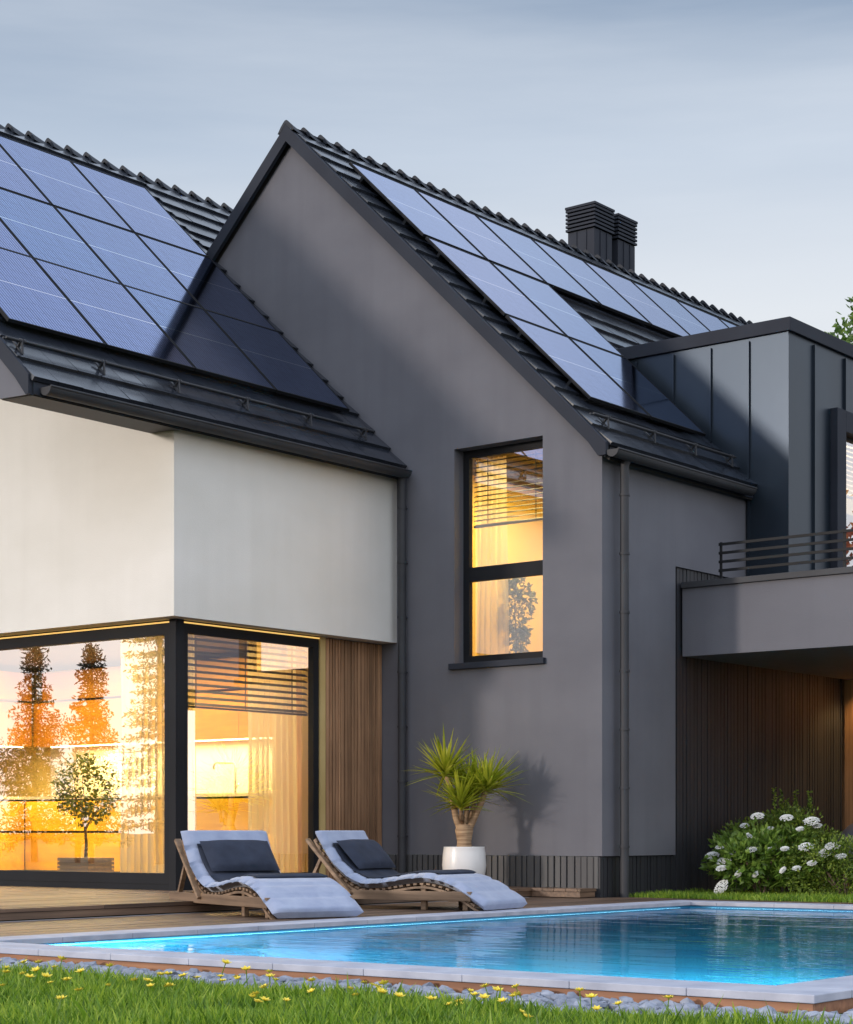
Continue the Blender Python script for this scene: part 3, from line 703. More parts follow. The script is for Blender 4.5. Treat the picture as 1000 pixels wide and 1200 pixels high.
# ------------------------------------------------------------------ interiors
b = MB(); cl_ = MB()
def room(x0, x1, y0, y1, z0, z1, openf=None, openr=None):
    b.face([(x0,y1,z0),(x1,y1,z0),(x1,y1,z1),(x0,y1,z1)]); b.face([(x0,y0,z0),(x0,y1,z0),(x0,y1,z1),(x0,y0,z1)])
    cl_.face([(x0,y0,z1),(x1,y0,z1),(x1,y1,z1),(x0,y1,z1)])
    if openr is None: b.face([(x1,y0,z0),(x1,y1,z0),(x1,y1,z1),(x1,y0,z1)])
    if openf is None: b.face([(x0,y0,z0),(x1,y0,z0),(x1,y0,z1),(x0,y0,z1)])
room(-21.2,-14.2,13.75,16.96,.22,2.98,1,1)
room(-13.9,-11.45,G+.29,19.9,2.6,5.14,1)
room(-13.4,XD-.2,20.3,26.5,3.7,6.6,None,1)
b.build('interior_wall', M_room, house); cl_.build('interior_ceiling', noisy('shade_dark_ceiling', (.05,.04,.035), (.08,.06,.05), (2,2,2), rough=.8, bump=0), house)  # ceiling colour darkened to stand for the unlit top of the rooms
b = MB()
b.box(-21.2,-14.23,13.75,16.96,.205,.22); b.box(-13.9,-11.45,G+.25,19.9,2.58,2.6); b.box(-13.4,XD-.1,20.3,26.5,3.66,3.7)
b.build('interior_floor', M_floorin, house)

# kitchen
kit = thing('kitchen_units', 'yellow lit wooden kitchen cabinets and worktop seen through the ground floor windows', 'kitchen', (-17,16.6,.22))
ky = 16.35; kx = -19.75
b = MB(); r = random.Random(4)
def fronts(mb, axis, a, bb, pos, z0, z1, w=1.2):
    t = a; 
    while t < bb-.05:
        e = min(t+w, bb)
        if axis == 'x': mb.box(t+.002, e-.002, pos-.02, pos, z0, z1)
        else: mb.box(pos, pos+.02, t+.002, e-.002, z0, z1)
        t = e
for (z0, z1) in ((.30,.785),(.815,1.20)):
    fronts(b, 'x', kx, -14.3, ky, z0, z1, 1.4); fronts(b, 'y', 13.9, ky-.03, kx-.02, z0, z1, 1.3)
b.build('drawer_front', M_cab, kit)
b = MB(); b.box(kx-.6,-14.3,ky,16.9,.23,1.20); b.box(-21,kx-.021,13.9,ky-.01,.23,1.20); b.build('carcass', M_blind, kit)
b = MB(); b.box(kx-.001,-14.3,ky-.03,16.93,1.225,1.265); b.box(-21,kx,13.9,16.93,1.225,1.265); b.build('worktop', M_top, kit)
b = MB(); b.box(kx-.2,-14.3,16.93,16.945,1.266,1.95); b.build('splashback', M_splash, kit)
b = MB(); 
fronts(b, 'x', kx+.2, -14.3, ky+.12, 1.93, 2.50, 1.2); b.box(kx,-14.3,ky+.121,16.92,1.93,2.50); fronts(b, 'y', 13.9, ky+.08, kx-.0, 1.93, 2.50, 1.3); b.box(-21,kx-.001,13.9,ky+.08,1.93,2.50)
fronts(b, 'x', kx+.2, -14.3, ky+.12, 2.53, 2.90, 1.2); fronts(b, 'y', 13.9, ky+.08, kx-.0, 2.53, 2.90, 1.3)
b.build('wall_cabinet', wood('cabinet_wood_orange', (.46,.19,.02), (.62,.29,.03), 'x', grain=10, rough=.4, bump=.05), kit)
b = MB(); b.box(kx+.25,-14.35,ky+.2,ky+.24,1.915,1.928); b.box(kx-.1,kx-.06,14,ky,1.915,1.928); b.build('lamp_strip', M_led, kit)
# tap
b = MB(); tx = -16.15; b.tube([(tx,16.6,1.266),(tx,16.6,1.60),(tx-.03,16.6,1.64),(tx-.24,16.52,1.645),(tx-.27,16.5,1.62),(tx-.27,16.5,1.56)], .014, 8); b.tube([(tx,16.6,1.30),(tx+.09,16.56,1.38)], .01, 8)
tag(b.build('kitchen_tap', M_steel), 'thin curved kitchen tap on the worktop behind the side window', 'tap')
# canisters at left
for i, (cx_, h) in enumerate(((-20.05,.24),(-20.2,.2))):
    b = MB(); b.lathe([(0,0),(.05,0),(.05,h),(.045,h+.01),(0,h+.01)], (cx_,15.95,1.266), 16); 
    o = b.build('canister', M_steel); tag(o, ['tall steel canister on the worktop at the left edge of the kitchen window','shorter steel canister behind the tall one on the worktop at the left edge'][i], 'canister', 'canisters on the kitchen worktop')
# curtains
def curtain(axis, a0, a1, pos, z0, z1, label, waves=7, amp=.045, group='sheer curtains', seed=1):
    r = random.Random(seed); b = MB(); nu, nv = 70, 10; vs = []
    for j in range(nv+1):
        v = j/nv; z = z1 + (z0-z1)*v
        for i in range(nu+1):
            u = i/nu; ph = u*waves*2*PI + .35*math.sin(u*9+seed)
            d = amp*(math.sin(ph) + .3*math.sin(2.3*ph+1))*(.7+.3*v); a = a0 + (a1-a0)*(u*(1) ) + .02*math.sin(v*3+u*5)
            vs.append((a, pos+d, z) if axis == 'x' else (pos+d, a, z))
    n = nu+1; b.raw(vs, [(j*n+i, j*n+i+1, (j+1)*n+i+1, (j+1)*n+i) for j in range(nv) for i in range(nu)], True)
    return tag(b.build('curtain', M_curt), label, 'curtain', group)
curtain('x', -15.28, -14.42, 13.92, .24, 2.93, 'sheer white curtain beside the dark corner post in the front ground floor window', 8)
curtain('y', 13.92, 14.22, -14.42, .24, 2.93, 'narrow sheer curtain at the left end of the window behind the loungers', 4, seed=2)
curtain('y', 15.02, 15.85, -14.45, .24, 2.93, 'wide sheer curtain at the right end of the window behind the loungers', 8, seed=3)
curtain('x', -13.2, -12.75, G+.55, 2.62, 5.1, 'sheer curtain at the left of the tall gable window', 5, .03, seed=4)
curtain('x', -12.2, -11.75, G+.55, 2.62, 5.1, 'sheer curtain at the right of the tall gable window', 5, .03, seed=5)

# ------------------------------------------------------------------ leaves / plants
def leaf(mb, p, d, up, L, W, fold=.15, droop=0.0):
    d = d.normalized(); s_ = d.cross(up)
    if s_.length < 1e-4: s_ = d.cross(Vector((1,0,0)))
    s_.normalize(); u = s_.cross(d).normalized()
    m = p + d*L*.45 + u*(-fold*W)
    e = p + d*L - Vector((0,0,droop*L))
    mb.raw([p, p+d*L*.42+s_*W/2, e, p+d*L*.42-s_*W/2, m], [(0,1,4),(1,2,4),(2,3,4),(3,0,4)])
def rv(r):
    while True:
        v = Vector((r.uniform(-1,1), r.uniform(-1,1), r.uniform(-1,1)))
        if .05 < v.length < 1: return v.normalized()
def shrub(name, label, cat, loc, rx, ry, h, n, L, W, mat, seed, lobes=7, group=None, spikes=0):
    r = random.Random(seed); t = thing(name, label, cat, loc, group, local=True); b = MB()
    LB = [(Vector((0,0,h*.5)), Vector((rx*.8,ry*.8,h*.5)))]
    for k in range(lobes):
        a = k*2*PI/lobes + r.uniform(-.3,.3); rr_ = r.uniform(.45,.7)
        LB.append((Vector((math.cos(a)*rx*rr_, math.sin(a)*ry*rr_, h*r.uniform(.3,.75))), Vector((rx,ry,h*.7))*r.uniform(.3,.45)))
    for i in range(n):
        c, s_ = LB[r.randrange(len(LB))]
        v = rv(r); q_ = r.uniform(.55,1.08)
        p = c + Vector((v.x*s_.x, v.y*s_.y, v.z*s_.z))*q_
        if p.z < .0: p.z = r.uniform(0,.12)
        if noise.noise(p*7+Vector((seed,0,0))) < -.18: continue
        leaf(b, p, (v+rv(r)*.8+Vector((0,0,.35))), rv(r), L*r.uniform(.6,1.3), W*r.uniform(.7,1.2))
    for k in range(spikes):
        a = r.random()*6.28; p0 = Vector((math.cos(a)*rx*r.uniform(.1,.7), math.sin(a)*ry*.5, h*r.uniform(.8,1.0)))
        for j in range(26):
            p = p0 + Vector((0,0,j*.008)); leaf(b, p, rv(r)+Vector((0,0,.5)), rv(r), L, W)
    b.build('foliage', mat, t)
    s = MB()
    for k in range(9):
        a = r.random()*6.28; q_ = r.uniform(.3,.8); s.tube([(0.03*math.cos(a),.03*math.sin(a),0),(math.cos(a)*rx*q_*.5,math.sin(a)*ry*q_*.5,h*.45),(math.cos(a)*rx*q_,math.sin(a)*ry*q_,h*.8)], [.014,.009,.004], 5)
    s.build('stem', M_bark, t)
    return t
# yucca
yuc = thing('yucca_plant', 'spiky green yucca with bare branching stems in the white pot by the grey wall', 'potted plant', (-12.41,16.28,.2), local=True)
b = MB()
stems = [(-.20,.02,1.27,.036),(.25,-.02,1.12,.036),(.04,.10,1.04,.028),(-.04,-.12,.92,.026),(.14,.14,1.08,.026)]
b.tube([(0,0,.40),(0,0,.50),(.0,0,.62),(.0,0,.68)], [.085,.078,.10,.07], 12)
heads = []
for (dx, dy, z, rad) in stems:
    # camera sees x and y mixed; spread stems along the view's horizontal
    ux, uy = .783, .622
    ex, ey = dx*ux - dy*uy, dx*uy + dy*ux
    b.tube([(ex*.1,ey*.1,.58),(ex*.45,ey*.45,.76),(ex*.75,ey*.75,z-.2),(ex,ey,z)], [rad*1.3,rad,rad*.9,rad*.8], 9)
    heads.append((Vector((ex,ey,z)), rad))
b.build('trunk', M_ybark, yuc)
b = MB(); r = random.Random(21)
def blade(mb, p, d, L, W, droop):
    d = d.normalized(); s_ = d.cross(Vector((0,0,1))).normalized(); n = 7; vs = []
    for i in range(n+1):
        t = i/n; c = p + d*L*t + Vector((0,0,-droop*L*t*t)); w_ = W*(1-t**1.7)*(.55+.45*min(1,t*4)) + .0006
        u = s_.cross(d).normalized()
        vs += [c - s_*w_/2 + u*w_*.25, c, c + s_*w_/2 + u*w_*.25]
    mb.raw(vs, [(3*i+k, 3*i+k+1, 3*i+k+4, 3*i+k+3) for i in range(n) for k in range(2)], True)
for hi, (p, rad) in enumerate(heads):
    for k in range(110 if hi in (0,1,4) else 95):
        a = r.random()*2*PI; el = r.triangular(-.35, 1.5, .85); d = Vector((math.cos(a)*math.cos(el), math.sin(a)*math.cos(el), math.sin(el)))
        L = r.uniform(.32,.54) * (1 if hi in (0,1,4) else .92)
        blade(b, p + Vector((0,0,-r.random()*.10)), d, L, r.uniform(.030,.048), r.uniform(.0,.24)*(1.1-max(0,math.sin(el))))
b.build('leaves', M_yucca, yuc)
b = MB(); b.lathe([(0,.002),(.15,.002),(.185,.03),(.225,.12),(.24,.24),(.232,.36),(.222,.43),(.224,.44),(.205,.44),(.2,.40),(0,.40)], (-12.41,16.28,.2), 48)
pot = b.build('plant_pot', M_pot); tag(pot, 'large rounded glossy white pot standing on the deck by the grey wall', 'pot')
b = MB(); b.lathe([(0,.01),(.198,.0)], (0,0,.402), 24); b.build('potting_soil', M_soil, yuc)

# indoor tree
itr = thing('indoor_tree', 'small round crowned tree standing inside the kitchen behind the front window', 'potted plant', (-16.93,14.9,.22), local=True)
b = MB(); b.tube([(0,0,.28),(.01,0,.45),(-.02,.01,.62),(.0,0,.82)], [.022,.018,.015,.012], 8)
r = random.Random(8)
for k in range(7):
    a = k*.9; b.tube([(0,0,.60+.04*k),(math.cos(a)*.14,math.sin(a)*.14,.78+.04*k),(math.cos(a)*.26,math.sin(a)*.26,.88+.06*k)], [.008,.006,.003], 6)
b.build('trunk', M_bark, itr)
b = MB()
for i in range(1900):
    v = rv(r); q_ = r.uniform(.35,1)**.6; p = Vector((v.x*.40*q_, v.y*.36*q_, 1.08+v.z*.42*q_))
    if noise.noise(p*6) < -.2: continue
    leaf(b, p, v+rv(r), rv(r), .05*r.uniform(.7,1.3), .032)
b.build('foliage', M_indoor, itr)
b = MB()
for k in range(6): b.box(-.27,.27,-.2,.2,.012+k*.046,.012+k*.046+.036)
b.box(-.25,.25,-.18,.18,.0,.27)
tag(b.build('slatted_planter', M_planter), 'low slatted wooden planter holding the indoor tree', 'planter').location = (-16.93,14.9,.22)

gp = thing('mirrored_tree_standin', 'added plant imitating a mirrored tree behind the lower pane of the tall gable window', 'potted plant', (-12.86,17.85,2.6), local=True)  # plant added indoors in place of a tree reflection in the glass
b = MB(); b.tube([(0,0,.1),(.02,0,.4),(-.01,0,.75),(0,0,1.1)], [.012,.010,.007,.004], 7)
for k in range(8): a = k*2.3; b.tube([(0,0,.3+.09*k),(math.cos(a)*.10,math.sin(a)*.08,.40+.09*k)], [.005,.003], 5)
b.build('trunk', M_bark, gp); b = MB(); r = random.Random(31)
for i in range(1700):
    v = rv(r); q_ = r.uniform(.3,1)**.6; p = Vector((v.x*.21*q_+.04*math.sin(v.z*5), v.y*.17*q_, .74+v.z*.52*q_))
    if noise.noise(p*9) < -.12: continue
    leaf(b, p, v+rv(r), rv(r), .062*r.uniform(.7,1.3), .036)
b.build('foliage', M_indoor, gp)
b = MB(); b.lathe([(0,0),(.09,0),(.12,.16),(.11,.16),(.10,.12),(0,.12)], (-12.86,17.85,2.6), 20); tag(b.build('added_pot', M_pot), 'small white pot added under the stand-in plant behind the tall gable window', 'pot')  # pot added to carry the stand-in plant
# shrubs by the wall
shrub('box_shrub', 'dense small leaved green shrub rising behind the white flowered hydrangea', 'shrub', (-10.3,19.6,.085), .80,.42,1.02, 11000, .045,.03, M_box, 3, spikes=7)
shrub('low_box_shrub', 'low clipped green shrub in front at the right edge, right of the hydrangea', 'shrub', (-9.1,18.7,.085), .95,.42,.64, 11000, .038,.025, M_box, 5, lobes=9)
hyd = shrub('hydrangea_shrub', 'leafy shrub covered with white flower heads by the dark cladding', 'shrub', (-10.15,18.75,.085), .72,.45,.80, 3200, .10,.055, M_hyd, 9)
r = random.Random(15)
fc, fs_, ff = math.cos(.6712), math.sin(.6712), 2222
def at(px, py, Y):
    x = px-500; a, bb, z = x*fc-ff*fs_, x*fs_+ff*fc, 975-py; t = Y/bb; return Vector((a*t, Y, z*t+.8))
heads_ = [(888,957,.075),(922,959,.07),(951,963,.09),(938,972,.045),(873,968,.05),(875,981,.08),(901,977,.05),(903,971,.035),(846,1018,.06),(866,1024,.05),(934,1018,.045),(952,1012,.05),(986,1004,.06),(844,993,.045),(861,999,.06),(835,1003,.075),(849,1010,.085),(881,996,.06),(904,995,.04),(920,995,.045),(945,993,.085),(976,992,.08),(967,1000,.09),(846,1040,.10),(886,1025,.04),(918,1020,.04),(958,968,.05)]
hl = Vector(hyd.location)
for (px, py, sz) in heads_:
    Y = 18.25 + (0 if py > 1010 else .15) + r.uniform(0,.15) if py > 985 else 18.75 + r.uniform(-.1,.1)
    c = at(px, py, Y) - hl; b = MB(); nrm = Vector((.15,-.55,1)).normalized() if py < 1020 else Vector((-.3,-.8,.6)).normalized()
    x_ = nrm.cross(Vector((0,1,0))).normalized(); y_ = nrm.cross(x_)
    for k in range(int(60+sz*900)):
        a = r.random()*2*PI; q_ = math.sqrt(r.random()); hgt = (1-q_*q_)*sz*.38
        p = c + x_*math.cos(a)*q_*sz + y_*math.sin(a)*q_*sz + nrm*hgt
        for m_ in range(4):
            aa = m_*PI/2 + a; d = x_*math.cos(aa)+y_*math.sin(aa)+nrm*.3; leaf(b, p, d, nrm, .013, .012, .1)
    b.build('flower_head', M_floret, hyd)
    s = MB(); s.tube([tuple(c-nrm*.005), tuple(c*.85+Vector((0,0,-.08))), (c.x*.4,c.y*.4,max(.02,c.z*.35))], [.004,.005,.007], 5); s.build('flower_stalk', M_hyd, hyd)
    l = MB()
    for k in range(5):
        a = r.random()*6.28; d = Vector((math.cos(a),math.sin(a),r.uniform(-.2,.4))); leaf(l, c-Vector((0,0,.04)), d, Vector((0,0,1)), .13, .07, .15, .25)
    l.build('leaf_cluster', M_hyd, hyd)

# rounded grey shell chair at the right edge under the balcony
sh = thing('shell_chair', 'rounded grey shell chair beside the timber wall at the right edge of the photo', 'chair', (-9.96,21.2,.085), local=True)
b = MB(); n = 24; m_ = 16; vs = []; fs = []
for j in range(m_+1):
    th = PI*j/m_*.86
    for i in range(n):
        a = 2*PI*i/n; vs.append((.46*math.sin(th)*math.cos(a)*1.0, .42*math.sin(th)*math.sin(a), .44+.42*math.cos(th)))
for j in range(m_):
    for i in range(n):
        a = 2*PI*(i+.5)/n; thc = PI*(j+.5)/m_*.86
        if abs(((a+PI) % (2*PI))-PI) < .75 and .7 < thc < 1.75: continue
        fs.append((j*n+i, j*n+(i+1) % n, (j+1)*n+(i+1) % n, (j+1)*n+i))
b.raw(vs, fs, True); o = b.build('shell', M_shell, sh); md = o.modifiers.new('Solidify','SOLIDIFY'); md.thickness = .03
b = MB(); b.lathe([(0,.30),(.3,.30),(.34,.35),(.3,.42),(0,.43)], (.02,0,0), 20); b.build('cushion', M_pad, sh)
b = MB(); b.lathe([(.0,.0),(.22,.0),(.2,.05),(.0,.06)], (0,0,0), 20); b.build('base', M_frame, sh)

# ------------------------------------------------------------------ loungers (local: +x from head to foot, foot end at x=0)
prof_b = [(-1.80,.685),(-1.75,.60),(-1.63,.425),(-1.515,.315),(-1.375,.228),(-1.235,.188),(-1.04,.198),(-.855,.224),(-.69,.245),(-.53,.240),(-.32,.185),(-.12,.075),(-.01,.008)]
LW = .84
def smooth(P, k=9):
    out = []
    for i in range(len(P)-1):
        p0, p1, p2, p3 = P[max(i-1,0)], P[i], P[i+1], P[min(i+2,len(P)-1)]
        for j in range(k):
            t = j/k; out.append(tuple(.5*((2*p1[d])+(-p0[d]+p2[d])*t+(2*p0[d]-5*p1[d]+4*p2[d]-p3[d])*t*t+(-p0[d]+3*p1[d]-3*p2[d]+p3[d])*t**3) for d in (0,1)))
    out.append(P[-1]); return out
def ribbon(P, y0, y1, th, off=0, seed=0, tufts=(), edge=.028, sag=.0, ny=14):
    """padded mat following profile P: closed section, rounded edges"""
    b = MB(); n = len(P); nr = []
    for i in range(n):
        a, c = P[max(i-1,0)], P[min(i+1,n-1)]; d = Vector((c[0]-a[0],0,c[1]-a[1])).normalized(); nr.append(Vector((-d.z,0,d.x)))
    arc = [0]
    for i in range(1,n): arc.append(arc[-1]+math.hypot(P[i][0]-P[i-1][0],P[i][1]-P[i-1][1]))
    ring = []
    for i in range(n):
        o = Vector((P[i][0],0,P[i][1])); e = min(1, min(arc[i], arc[-1]-arc[i])/edge*1.0) if edge else 1; e = math.sqrt(max(.12,e*(2-e)))
        sec = []
        for k in range(ny+1):
            y = y0+(y1-y0)*k/ny; ee = min(1, min(y-y0, y1-y)/edge); ee = math.sqrt(max(0,ee*(2-ee)))
            tf = 1.0
            for t_ in tufts: tf = min(tf, .76+.24*min(1, abs(arc[i]-t_)/.03)**.6)
            h = th*(.5+.5*ee*e)*tf + .002*noise.noise(Vector((P[i][0]*5,y*5,seed)))
            sec.append(o + nr[i]*(off+h) + Vector((0,y,0)))
        bot = [o + nr[i]*(off + th*(.5-.5*min(1,math.sqrt(max(0,(lambda q:q*(2-q))(min(1,min(y0+(y1-y0)*k/ny-y0, y1-(y0+(y1-y0)*k/ny))/edge))))*1))) + Vector((0,y0+(y1-y0)*k/ny,0)) for k in range(ny,-1,-1)]
        ring.append(sec+bot)
    m = len(ring[0]); vs = [p for q_ in ring for p in q_]
    b.raw(vs, [(i*m+k, (i+1)*m+k, (i+1)*m+(k+1) % m, i*m+(k+1) % m) for i in range(n-1) for k in range(m)], True)
    b.face(list(reversed(ring[0]))); b.face(ring[-1])
    return b
def lounger():
    t = thing('sun_lounger', 'x', 'sun lounger', (0,0,0), 'sun loungers beside the pool', local=True)
    P = smooth(prof_b)
    total = sum(math.hypot(P[i+1][0]-P[i][0],P[i+1][1]-P[i][1]) for i in range(len(P)-1))
    ribbon(P, 0, LW, .085, 0, 1, tufts=[total*k/11 for k in range(1,11)]).build('mattress', M_cush, t)
    # navy pad from upper back to the knee
    Pp = [p for p in P if -1.72 < p[0] < -.50]
    ribbon(Pp, .10, LW-.05, .028, .078, 3, edge=.02).build('seat_pad', M_pad, t)
    # pillow on the backrest
    Pq = [p for p in P if -1.71 < p[0] < -1.44]
    q0 = Vector((Pq[0][0],0,Pq[0][1])); q1 = Vector((Pq[-1][0],0,Pq[-1][1])); d = (q1-q0); L = d.length; d.normalize(); nn = Vector((-d.z,0,d.x))
    b = MB(); nu, nv = 14, 12; top = []; bot = []
    for i in range(nu+1):
        for j in range(nv+1):
            u, v = i/nu, j/nv; k = (1-(2*u-1)**4)*(1-(2*v-1)**4); h = .062*k**.5
            cr = .010*noise.noise(Vector((u*4,v*5,2)))
            base = q0 + d*(L*1.02*u) + Vector((0,.11+(LW-.18)*v,0)) + nn*.135
            top.append(base+nn*(h+cr*k)); bot.append(base-nn*h*.7)
    n = nv+1; F = [(i*n+j, i*n+j+1, (i+1)*n+j+1, (i+1)*n+j) for i in range(nu) for j in range(nv)]
    b.raw(top+bot, F+[tuple(x+len(top) for x in reversed(f)) for f in F], True)
    b.build('pillow', M_pad, t)
    # timber frame
    b = MB()
    for y in (.02, LW-.05): b.box(-2.05,-.13,y,y+.035,.085,.17)
    for x in (-2.05,-1.2,-.165): b.box(x,x+.035,.056,LW-.051,.09,.165)
    b.build('side_rail', M_lwood, t, bevel=.003)
    for x in (-1.93,-.66,-.23):
        for y in (.056, LW-.10):
            c = MB(); c.box(x,x+.05,y,y+.045,0,.16 if x != -.66 else .225); c.build('leg', M_lwood, t, bevel=.003)
    for y in (.0, LW-.03):
        b = MB(); b.bar((-1.86,y+.015,.63),(-1.38,y+.015,.13),.028,.055,(0,1,0)); b.build('back_strut', M_lwood, t)
    for y in (.03, LW-.06):
        b = MB(); b.bar((-1.72,y+.015,.46),(-1.90,y+.015,.12),.028,.04,(0,1,0)); b.build('prop', M_lwood, t)
    b = MB(); arc = 0
    for i in range(1,len(P)-1):
        arc += math.hypot(P[i][0]-P[i-1][0],P[i][1]-P[i-1][1])
        if arc > .058:
            arc = 0; dd = Vector((P[i+1][0]-P[i-1][0],0,P[i+1][1]-P[i-1][1])).normalized(); nn2 = Vector((-dd.z,0,dd.x)); c = Vector((P[i][0],0,P[i][1])) - nn2*.014
            if P[i][0] > -.1: continue
            b.bar(tuple(c+Vector((0,.03,0))), tuple(c+Vector((0,LW-.03,0))), .035, .018, tuple(nn2))
    b.build('slats', M_lwood, t)
    for y in (.045, LW-.075):
        b = MB()
        for i in range(2, len(P)-6, 2):
            a = P[i]; c = P[i+2]; b.bar((a[0],y,a[1]-.045),(c[0],y,c[1]-.045),.02,.035,(0,1,0))
        b.build('curved_rib', M_lwood, t)
    return t
l1 = lounger(); l1.location = (-10.36,11.06,.10); l1.rotation_euler = (0,0,math.radians(-20))
l1['label'] = 'left hand wooden sun lounger with navy pillow, in front of the lit window'
l2 = copy_tree(l1); l2.location = (-9.97,13.34,.10); l2.rotation_euler = (0,0,math.radians(8))
l2['label'] = 'right hand wooden sun lounger with pale blue mattress, in front of the white plant pot'

# ------------------------------------------------------------------ solar panels
PW, PH = 1.25, 1.6
def solar():
    t = thing('solar_panel', 'x', 'solar panel', (0,0,0), 'solar panels on the roofs', local=True)
    b = MB(); f = .012; z1 = .035
    b.box(0,PW-.02,0,f,0,z1); b.box(0,PW-.02,PH-.02-f,PH-.02,0,z1); b.box(0,f,f+.0005,PH-.0205-f,0,z1); b.box(PW-.02-f,PW-.02,f+.0005,PH-.0205-f,0,z1)
    b.box(f,PW-.02-f,f,PH-.02-f,0,.026)
    b.build('panel_frame', M_pframe, t)
    b = MB(); b.face([(f,f,.031),(PW-.02-f,f,.031),(PW-.02-f,PH-.02-f,.031),(f,PH-.02-f,.031)])
    b.build('cell_sheet', M_cell, t)
    for y in (.32,1.25):
        b = MB(); b.box(-.01,PW-.01,y,y+.04,-.075,-.001); b.build('mounting_rail', M_pframe, t)
    return t
sp = solar(); first = True
ROT = Matrix(((0,-CA,SA),(1,0,0),(0,SA,CA)))   # columns: local x->+Y, y->up slope, z->normal
def place(C, xlow, y, label):
    global first
    o = sp if first else copy_tree(sp); first = False
    p = Vector((xlow,y,C-T*xlow)) + Vector((SA,0,CA))*.075
    o.rotation_mode = 'XYZ'; o.rotation_euler = ROT.to_euler(); o.location = p
    o['label'] = label
ords = ['nearest the gable wall','second from the gable wall','third from the gable wall','fourth from the gable wall','fifth from the gable wall']
colsL = [16.69-1.25*(k+1) for k in range(5)]
rowsL = [(-14.42-.0,'bottom'),(-15.56,'middle'),(-16.72,'top')]
for xl, rn in rowsL:
    for k, y in enumerate(colsL):
        if y < YL0+.1: continue
        place(CLF, xl-.06+.03, y, f'solar panel in the {rn} row of the left roof, {ords[k]}')
colsR = [17.37+1.27*k for k in range(8)]
on = ['first','second','third','fourth','fifth','sixth','seventh','eighth']
for k, y in enumerate(colsR): place(CR, -13.92, y+.01, f'solar panel in the top row of the right roof, {on[k]} from the gable edge')
for k, y in enumerate(colsR[:2]):
    place(CR, -12.74, y+.01, f'solar panel in the middle row of the right roof, {on[k]} from the gable edge')
    place(CR, -11.58, y+.01, f'solar panel in the bottom row of the right roof, {on[k]} from the gable edge')

# ------------------------------------------------------------------ flowers in the lawn
def flower(mat, name, label, cat, group):
    t = thing(name, label, cat, (0,0,0), group, local=True)
    b = MB(); b.tube([(0,0,0),(.003,0,.06),(0,0,.105)], .0018, 5); b.build('stem', M_grass, t)
    b = MB(); r = random.Random(2)
    for ring, (nn_, L, W, e) in enumerate(((6,.024,.017,.25),(5,.018,.012,.9))):
        for k in range(nn_):
            a = k*2*PI/nn_ + ring*.5; leaf(b, Vector((0,0,.105)), Vector((math.cos(a),math.sin(a),e+.3)), Vector((0,0,1)), L, W, .15)
    b.build('petals', mat, t); return t
f0 = flower(M_petal, 'yellow_flower', 'small yellow flower blooming in the foreground lawn', 'flower', 'yellow flowers in the foreground lawn')
r = random.Random(77); pos = []
cl = [(-8.2,6.35),(-7.6,6.1),(-7.0,6.3),(-6.6,5.75),(-6.2,6.2),(-5.9,5.95),(-5.5,6.3),(-5.2,6.0),(-4.9,6.5),(-4.6,6.45),(-7.1,5.7),(-8.0,5.9),(-5.7,6.6),(-6.7,6.5),(-4.4,6.7)]
while len(pos) < 95:
    c = r.choice(cl); pos.append((c[0]+r.gauss(0,.28), min(6.76,c[1]+r.gauss(0,.22))))
for i, (x, y) in enumerate(pos):
    o = f0 if i == 0 else copy_tree(f0)
    s_ = r.uniform(.9,1.5); o.location = (x,y,0); o.scale = (s_,s_,s_*r.uniform(.7,1)); o.rotation_euler = (r.uniform(-.35,.35),r.uniform(-.35,.35),r.random()*6)
wf = flower(M_floret, 'white_flower', 'single tiny white flower at the left end of the foreground lawn', 'flower', None)
p = at(30,1150,6.5); wf.location = (p.x,6.5,0)

# ------------------------------------------------------------------ trees
def tree(name, label, loc, H, cr, n, mat, seed, leafL=.16, bole=.3, group=None, lobes=22):
    r = random.Random(seed); t = thing(name, label, 'tree', loc, group, local=True)
    b = MB(); b.tube([(0,0,-.1),(.05,0,H*.3),(-.05,.05,H*.6),(0,0,H*.9)], [H*.022,H*.017,H*.011,H*.003], 9)
    tips = []
    for k in range(lobes):
        a = k*2.4; z = H*(bole+(1-bole)*.85*(k+.5)/lobes); rr_ = cr*math.sqrt(max(.08,1-((z/H-.55)/.52)**2))*r.uniform(.55,1)
        p = (math.cos(a)*rr_, math.sin(a)*rr_, z+rr_*.25); b.tube([(0,0,z-rr_*.4),(p[0]*.5,p[1]*.5,z),(p[0],p[1],p[2])], [H*.006,H*.004,H*.0015], 5); tips.append(Vector(p))
    b.build('trunk', M_dbark, t)
    b = MB()
    for i in range(n):
        c = r.choice(tips); v = rv(r); p = c + v*cr*.36*(r.random()**.45)
        p = p*1.0
        if noise.noise(p*1.6/cr*2.2+Vector((seed,)*3)) < -.12: continue
        leaf(b, p, v+rv(r), rv(r), leafL*r.uniform(.6,1.3), leafL*.65)
    b.build('crown', mat, t); return t
